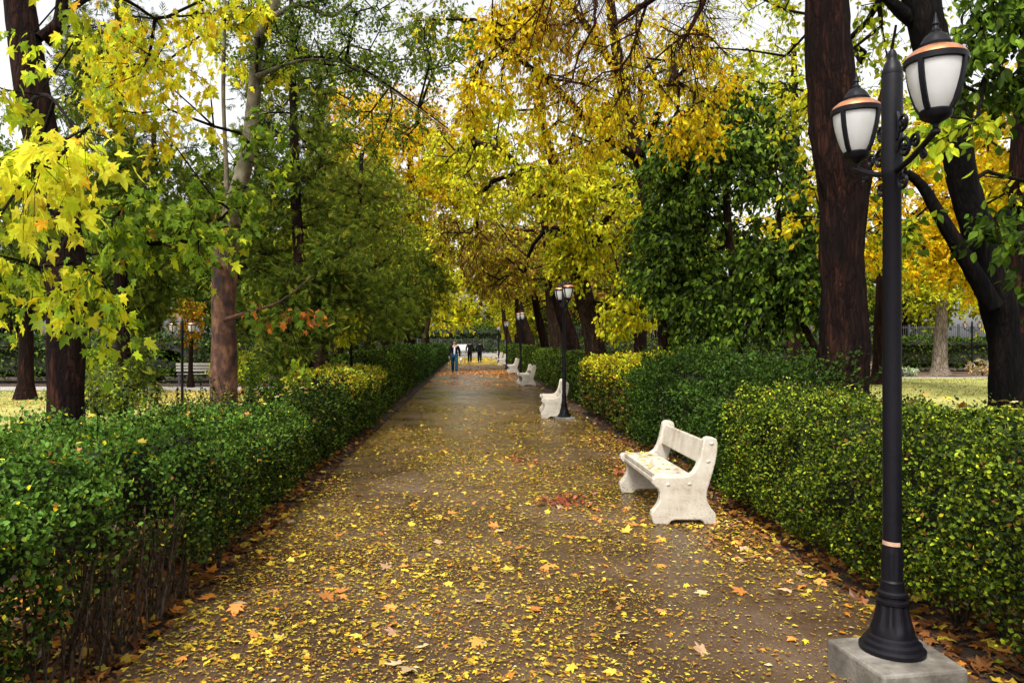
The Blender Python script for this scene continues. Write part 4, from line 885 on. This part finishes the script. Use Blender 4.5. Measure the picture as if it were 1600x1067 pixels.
for i, (x, y, r_, sd_, pal, hc) in enumerate(ROW):
    s = 1 if x > 0 else -1; lean = -s * (.5 + .3 * (i % 3))
    tree('avenue_tree', ROWLAB[i], 'tree', [[(x, y, -.06, r_ * 1.1), (x + lean * .2, y, 1.5, r_), (x + lean * .7, y - .2, 3.2, r_ * .8), (x + lean, y - .2, 4.8, r_ * .55), (x + lean * 1.2, y, 7, r_ * .3)]],
         [(x + lean * 1.2, y, hc, 2.6, 2.2, 2.2, 90), (x + lean * 2.6, y - .5, hc - 1.2, 1.5, 1.5, 1.1, 36), (x + s * 1.0, y, hc - 2.0, 1.6, 1.5, 1.0, 34), (x + lean * .5, y, hc + 2.2, 1.8, 1.8, 1.2, 30)],
         pal, .16, T_QUAD, M_LEAF, M_BARK_DARK if i % 2 else M_BARK, M_TWIG, 12, 200 + i, twigs=6, tl=.5, per=8, hang=.7, rt=.008, group='trees lining the far part of the path')
# -- big yellow tree far left of centre, other mid-distance trees
def mid(name, label, px, Y, r_, topy, blobs, pal, size, seed, bark=M_BARK_DARK, per=9, twigs=6, tl=.6, tpl=T_QUAD, group=None):
    b = (CY + (CH) * F / Y)
    return tree(name, label, 'tree', [rootpt(px, Y, r_ * 1.15) + pl([(px, CY + 20, r_), (px + 3, (CY + topy) / 2, r_ * .75), (px, topy, r_ * .35)], Y)], blobs, pal, size, tpl, M_LEAF, bark, M_TWIG, 12, seed, twigs=twigs, tl=tl, per=per, hang=.6, rt=.008, group=group)
mid('tall_yellow_tree', 'tall yellow-leaved tree rising far away left of the path centre', 640, 42, .35, 200, [bl(610, 260, 40, 4.0, 3, 3.6, 190, PAL_GOLD), bl(560, 330, 38, 2.4, 2.4, 2.6, 80, PAL_YELLOW), bl(680, 330, 42, 2.2, 2.4, 2.8, 80, PAL_YG), bl(650, 190, 42, 2.6, 2.5, 2.2, 60, [(3, TAN), (3, GOLD), (2, BRN)]), bl(560, 200, 42, 2.8, 2.5, 2.4, 90, PAL_GOLD), bl(720, 250, 42, 2.4, 2.5, 2.6, 80, PAL_GOLD), bl(700, 60, 36, 2.6, 2.5, 1.8, 36, [(3, OLV), (2, GR)])], PAL_GOLD, .22, 301, tl=.8)
mid('mixed_tree', 'green and tan tree high behind the tall conifer left of centre', 500, 24, .2, 100, [bl(480, 150, 24, 1.8, 1.5, 2.2, 60, [(3, GR), (2, OLV), (2, CON2)]), bl(560, 70, 24, 2.2, 1.6, 1.6, 50, [(3, GR), (2, OLV), (2, CON2)]), bl(400, 60, 24, 1.8, 1.6, 1.6, 50, [(3, GR), (2, OLV), (2, CON2)]), bl(540, 280, 26, 1.5, 1.5, 2.2, 50, [(2, TAN), (2, YEL), (2, OLV)])], PAL_OLIVE, .14, 302)
mid('leafy_tree', 'mid green tree behind the far left trunk', 40, 22, .2, 150, [bl(50, 360, 22, 2.0, 1.6, 2.4, 110), bl(150, 230, 24, 1.8, 1.6, 2.2, 70), bl(-30, 250, 22, 1.2, 1.6, 2.0, 40)], [(4, GR), (3, CON2), (2, LG)], .14, 303)
mid('leafy_tree', 'dark trunked green tree beyond the left lawn near the twin-lantern lamp', 240, 34, .3, 200, [bl(250, 330, 34, 3.4, 2.5, 3.4, 170), bl(330, 430, 32, 2.2, 2, 1.6, 70)], [(4, CON2), (3, GR), (2, DG)], .2, 304)
mid('red_leaved_tree', 'small tree with orange-red leaves behind the lantern of the short lamp', 298, 28, .08, 470, [bl(300, 500, 28, .55, .5, .85, 34)], [(2, ORD), (2, ORA), (2, OLV), (1, YG)], .12, 305, tl=.3)
mid('leafy_tree', 'broad green tree at the far left beyond the grey lamp post', 20, 45, .35, 250, [bl(30, 430, 45, 5, 3, 3.2, 150), bl(60, 300, 45, 4.5, 3, 3, 100)], [(4, DG), (3, GR), (1, OLV)], .26, 306, tl=.8)
mid('leafy_tree', 'shadowy green tree behind the mottled plane tree', 400, 40, .3, 200, [bl(400, 420, 40, 4.5, 3, 3.6, 170), bl(420, 270, 40, 3.6, 3, 3, 100)], [(4, DG), (3, CON), (1, GR)], .22, 307, tl=.8)
mid('golden_tree', 'bright golden tree glowing between the massive trunk and the forked one', 1378, 30, .32, 200, [bl(1440, 300, 26, 3.0, 2.2, 3.2, 230), bl(1560, 380, 24, 1.8, 2, 2.2, 110), bl(1560, 220, 20, 1.6, 1.6, 1.6, 70), bl(1400, 170, 28, 2.4, 2, 2, 60, PAL_YG), bl(1330, 400, 28, 1.8, 2, 2.2, 70, PAL_YG)], PAL_GOLD, .17, 308, tl=.5)
mid('pale_trunk_tree', 'pale flared trunk with yellow-green leaves in front of the tall hedge, beyond the right lawn', 1469, 38.5, .33, 380, [bl(1470, 440, 38.5, 3.2, 2.4, 1.8, 130), bl(1500, 360, 38.5, 3, 2.4, 2, 80)], [(4, YG), (3, OLV), (2, YEL2)], .2, 309, bark=M_BARK_PALE if 'M_BARK_PALE' in globals() else M_BARK, tl=.6)
mid('leafy_tree', 'tall olive tree behind the dense dark green tree', 1000, 27, .25, 120, [bl(1000, 230, 27, 2.4, 2, 2.8, 110), bl(1080, 120, 27, 2.6, 2, 1.8, 44, PAL_YG), bl(950, 380, 30, 2, 2, 2, 70)], [(3, OLV), (3, GR), (3, DG)], .16, 310)
mid('leafy_tree', 'pale yellow-green tree high behind the massive trunk', 1240, 24, .22, 60, [bl(1230, 150, 24, 2.2, 2, 2.0, 60), bl(1250, 330, 25, 1.8, 2, 2.4, 80, PAL_YELLOW)], [(3, YG), (3, YEL2), (1, LG)], .14, 311)
# -- wood closing the view all round
WOOD = []
pals = [[(4, DG), (3, CON), (1, OLV)], [(3, OLV), (3, GR), (1, YG)], [(3, YG), (3, YEL), (2, OLV)], [(5, DG), (2, GR)]]
for k in range(4):
    WOOD.append(tree('distant_tree', '', 'tree', [[(0, 0, -.06, .4), (0.1, 0, 3, .32), (-.2, 0, 6, .22), (0, 0, 9.5, .1)]], [(0, 0, 6.8, 4.0, 3.5, 4.0, 150), (1.5, -.5, 3.4, 3.4, 2.5, 1.7, 50), (-1.8, -.5, 4.2, 2.6, 2.3, 2.0, 45)], pals[k], .34, T_QUAD, M_LEAF, M_BARK_DARK, M_TWIG, 10, 400 + k, twigs=5, tl=.9, per=8, hang=.5, rt=.01, skel=.3))
kinds = ['dark green', 'drab olive', 'yellowing', 'blackish green']
spots = [(-58, 62), (-47, 50), (-39, 62), (-34, 44), (-28, 58), (-22, 47), (-17, 60), (-13.5, 44), (-9.5, 54), (-8, 70), (-13, 84), (-5.5, 90), (6, 92), (9.5, 74), (8, 52), (10.5, 60), (13, 52), (17, 64), (19.5, 54), (26, 62), (30.5, 52), (36, 64), (41, 54), (49, 60), (-3, 122), (3.5, 124), (-11, 118), (11, 116), (19, 92), (-24, 88), (-66, 88), (60, 78)]
zone = lambda x, y: ('beyond the plaza at the end of the path' if y > 86 else ('beyond the railings on the right' if x > 5 else 'beyond the lawn on the left')) 
kx = [0, 1, 3, 0, 1, 3, 0, 3, 1, 0, 3, 2, 2, 0, 3, 1, 2, 0, 1, 2, 1, 0, 2, 1, 2, 1, 0, 3, 1, 0, 3, 0]
for i, (x, y) in enumerate(spots):
    k = kx[i]; c = copy_tree(WOOD[k]); c.location = (x, y, 0); c.rotation_euler.z = (i * 1.7) % 6.28; s = .85 + .35 * ((i * 37) % 10) / 10 + (.25 if y > 80 else 0); c.scale = (s, s, s * (1.0 + .1 * (i % 3)))
    c['label'] = '%s distant tree in the wood %s' % (kinds[k], zone(x, y)); c['category'] = 'tree'; c['group'] = '%s trees of the wood %s' % (kinds[k], zone(x, y))
for w_ in WOOD:
    for ch in list(w_.children): bpy.data.objects.remove(ch)
    bpy.data.objects.remove(w_)

# low plants beyond the lawns
def shrub(label, x, y, r_, h, pal, size, n, seed, name='shrub'):
    return tree(name, label, 'shrub', [[(x, y, -.06, .03), (x, y, h * .4, .02)]], [(x, y, h * .55, r_, r_, h * .45, n)], pal, size, T_QUAD, M_LEAF, M_TWIG, M_TWIG, 8, seed, twigs=6, tl=.2, per=8, rt=.004)
WHT = (.8, .78, .7)
p = at(1427, 588, 36.0); shrub('white flowering clump at the edge of the bed beside the lamp post shaft', p[0], 36.8, .55, .45, [(3, WHT), (2, LG), (2, GR)], .10, 26, 501, 'flowering_plant')
p = at(1355, 575, 37.5); shrub('tan withered shrub in the bed beside the massive trunk', p[0], 37.6, .8, .9, [(3, TAN), (2, WHT), (1, GR)], .11, 24, 502)
p = at(1537, 575, 37.5); shrub('cream and orange shrub in the bed next to the slim lamp', p[0], 37.6, .6, .85, [(3, TAN), (2, WHT), (1, ORA)], .11, 24, 503)
shrub('light green bush at the lawn edge behind the far left trunk', -10.2, 20.5, .9, 1.5, [(3, GR), (3, LG), (1, YG)], .09, 60, 504)
shrub('grey-green juniper-like bush around the foot of the thin conifer', -5.9, 11.8, .8, 1.3, [(3, CON2), (3, (.14, .2, .06)), (1, YG)], .07, 60, 505)
shrub('leafy bush with broad green leaves poking over the left hedge at the frame edge', -3.5, 5.0, .35, 1.35, [(3, GR), (2, LG)], .10, 14, 506)
shrub('low green bush below the pale slatted bench', -13.4, 28.9, .9, 1.2, [(3, GR), (2, CON2), (1, YG)], .10, 50, 507)
shrub('yellow-green bush at the right end of the left lawn behind the plane tree', -7.5, 24.5, 1.1, 1.8, [(3, YG), (3, OLV), (2, GR)], .10, 70, 508)
shrub('bright green bush standing behind the taller left hedge', -3.9, 14.5, .6, 1.6, [(3, GR), (2, LG), (2, (.08, .22, .03))], .08, 60, 509)

# ================================================================ FALLEN LEAVES
def scatter(name, label, P, S, COL, tpl, tilt=.18, seed=1, lift=.008):
    r = np.random.default_rng(seed); n = len(P); a = r.uniform(0, 2 * np.pi, n); D = np.stack([np.cos(a), np.sin(a), r.normal(0, tilt * .6, n)], 1)
    N = np.stack([r.normal(0, tilt, n), r.normal(0, tilt, n), np.ones(n)], 1); N[r.uniform(0, 1, n) < .3, 2] *= -1; P = P.copy(); P[:, 2] += lift + r.uniform(0, .006, n)
    # keep blades above the ground
    D = unit(D); P[:, 2] += np.maximum(0, -D[:, 2]) * S
    o = leafmesh(name, P, D, N, S, COL, tpl, M_FALLEN, None, r.uniform(.7, 1.1, n)); tag(o, label, 'fallen leaves', kind='stuff'); return o
r = np.random.default_rng(99)
def dens(P):
    x, y = P[:, 0], P[:, 1]
    patch = .34 + .75 * snoise(P * [1, .8, 0], 1.2, 3, 5)
    near = np.clip((21.5 + 3 * snoise(P * [1, .3, 0], 1.2, 8, 2) - y) / 9, 0.03, 1); d = near * np.clip(patch + .25, .12, 1)
    d *= 1 + .9 * np.exp(-((x + 1.2) / .5) ** 2) * np.exp(-((y - 5.2) / 1.6) ** 2)
    d *= .70 + .3 * np.clip((2.2 - x) / 2.4, 0, 1)
    d += .35 * np.exp(-((x + 1.6) / .22) ** 2) + .3 * np.exp(-((x - 2.4) / .2) ** 2)
    d += .03
    return d
def pathpts(n, y0, y1, x0=-1.72, x1=2.46, z=0.0):
    return np.stack([r.uniform(x0, x1, n), r.uniform(y0, y1, n), np.full(n, z)], 1)
F_YEL = [(4, (.50, .34, .025)), (3, (.42, .33, .04)), (4, (.30, .20, .022)), (3, (.20, .10, .016)), (2, (.42, .17, .02)), (2, (.12, .055, .016)), (.3, (.14, .2, .03)), (.6, (.5, .4, .2))]
P = pathpts(270000, 1.6, 30); P = P[r.uniform(0, 1, len(P)) < dens(P) * .85]
n = len(P); scatter('fallen_leaves', 'small yellow fallen leaves strewn over the near half of the path', P, .009 + r.exponential(.012, n).clip(0, .034), pick(F_YEL, n, r), T_QUAD, .13, 11)
P = pathpts(5600, 1.6, 19); P = P[r.uniform(0, 1, len(P)) < dens(P)]; n = len(P)
scatter('fallen_leaves', 'larger lobed yellow and orange fallen leaves on the near path', P, .026 + r.exponential(.011, n).clip(0, .04), pick([(5, (.62, .43, .03)), (3, (.48, .34, .04)), (2.4, (.5, .19, .02)), (2, (.30, .13, .035)), (2, (.3, .2, .02))], n, r), T_MAPLE, .3, 12)
P = pathpts(120, 2.6, 8); n = len(P); scatter('fallen_leaves', 'scattered big orange and tan plane leaves in the foreground', P, r.uniform(.06, .10, n), pick([(3, (.6, .22, .05)), (2, (.5, .32, .18)), (1, (.66, .5, .06))], n, r), T_MAPLE, .3, 13)
P = pathpts(26000, 1.6, 26); n = len(P); scatter('leaf_crumbs', 'trodden crumbs of leaf on the near path', P, r.uniform(.006, .02, n), pick([(3, (.42, .33, .07)), (2, (.25, .12, .04)), (1, (.1, .05, .02))], n, r), T_QUAD, .1, 14, .003)
P = np.vstack([pathpts(9000, 37, 47), pathpts(5000, 26, 60)]); P[:, 1] += snoise(P * [1, .2, 0], 1.5, 2, 3) * 1.6; n = len(P); P = P[r.uniform(0, 1, n) < np.clip(.62 + .5 * snoise(P, .8, 6, 3), 0, 1)]; n = len(P)
scatter('fallen_leaves', 'band of orange-red fallen leaves across the far path around the nearest walker', P, r.uniform(.05, .11, n), pick([(5, (.62, .20, .03)), (3, (.5, .28, .06)), (2, (.3, .1, .03))], n, r), T_QUAD, .3, 15)
P = pathpts(5600, 54, 80); n = len(P); scatter('fallen_leaves', 'yellow leaf cover at the far end of the path', P, r.uniform(.08, .15, n), pick([(5, (.66, .46, .05)), (2, (.5, .4, .1))], n, r), T_QUAD, .3, 16)
P = np.vstack([np.stack([r.uniform(-3.2, -1.7, 9000), 1.5 + r.exponential(5, 9000), np.full(9000, -.035)], 1), np.stack([r.uniform(2.42, 4.6, 8000), 1.5 + r.exponential(6, 8000), np.full(8000, -.035)], 1)]); n = len(P)
scatter('fallen_leaves', 'brown and yellow leaf litter on the soil under the hedges', P, r.uniform(.03, .085, n), pick([(4, (.20, .075, .02)), (3, (.12, .05, .016)), (1.8, (.55, .38, .04)), (1.4, (.42, .16, .02))], n, r), T_MAPLE, .4, 17)
c0 = [(.93, 7.55), (1.02, 7.7), (.75, 10.3), (1.95, 9.4)]; P = np.vstack([np.stack([r.normal(x, .13, 60), r.normal(y, .16, 60), np.abs(r.normal(0, .012, 60))], 1) for x, y in c0]); n = len(P)
scatter('fallen_leaves', 'little heaps of curled dark red leaves right of the path middle', P, r.uniform(.04, .08, n), pick([(4, (.2, .045, .02)), (2, (.32, .09, .03))], n, r), T_QUAD, .6, 18)
n = 2600; P = np.stack([r.uniform(1.9, 3.0, n), r.uniform(5.5, 13, n), np.full(n, .0)], 1); P[P[:, 0] > 2.47, 2] = -.04
scatter('fallen_leaves', 'rusty leaf litter around and behind the nearest bench', P, r.uniform(.03, .07, n), pick([(4, (.22, .08, .03)), (2, (.42, .2, .04)), (2, (.5, .36, .06))], n, r), T_QUAD, .3, 19)
n = 12000; P = np.stack([r.uniform(-24, -5, n), r.uniform(19, 26, n), np.full(n, -.03)], 1); P = P[r.uniform(0, 1, n) < np.exp(-((P[:, 0] + 9.5) / 3.2) ** 2) + .08]; n = len(P)
scatter('fallen_leaves', 'orange fallen leaves on the far edge of the left lawn', P, r.uniform(.05, .1, n), pick([(3, (.6, .3, .05)), (3, (.6, .45, .08)), (1, (.35, .12, .04))], n, r), T_QUAD, .3, 20)
for (x0, x1, y0, y1, sd) in ((-22, -4.6, 12, 26, 30), (6.8, 30, 19, 35, 31)):
    rg = np.random.default_rng(sd); n = 26000; P = np.stack([rg.uniform(x0, x1, n), rg.uniform(y0, y1, n), np.full(n, -.045)], 1); P = P[rg.uniform(0, 1, n) < .55 + .5 * snoise(P, .5, 9, 3)]; n = len(P)
    D = unit(rg.normal(0, .3, (n, 3)) + [0, 0, 1]); o = leafmesh('grass', P, D, unit(rg.normal(0, 1, (n, 3))), rg.uniform(.03, .07, n), pick([(4, (.22, .26, .04)), (3, (.36, .34, .07)), (2, (.12, .2, .025))], n, rg), T_QUAD, M_LEAF)
    tag(o, 'short grass tufts on the %s lawn' % ('left' if x0 < 0 else 'right'), 'grass', kind='stuff')
# leaves caught on hedges
P = np.vstack([np.stack([r.uniform(-2.9, -1.95, 150), r.uniform(2.8, 10, 150), r.normal(1.045, .02, 150)], 1), np.stack([r.uniform(2.7, 3.7, 34), r.uniform(3.4, 7, 34), r.normal(1.25, .02, 34)], 1)]); n = len(P)
scatter('fallen_leaves', 'yellow and orange leaves caught on top of the hedges', P, r.uniform(.032, .07, n), pick([(4, (.55, .42, .05)), (2, (.45, .2, .04)), (2, (.45, .36, .14))], n, r), T_MAPLE, .4, 21)
P = np.stack([r.uniform(1.72, 2.0, 34), r.uniform(6.85, 8.1, 34), np.full(34, .446)], 1); n = 34
scatter('fallen_leaves', 'few yellow leaves lying on the seat of the nearest bench', P, r.uniform(.025, .06, n), pick([(4, (.66, .48, .06)), (1, (.5, .25, .05))], n, r), T_MAPLE, .2, 22, .003)
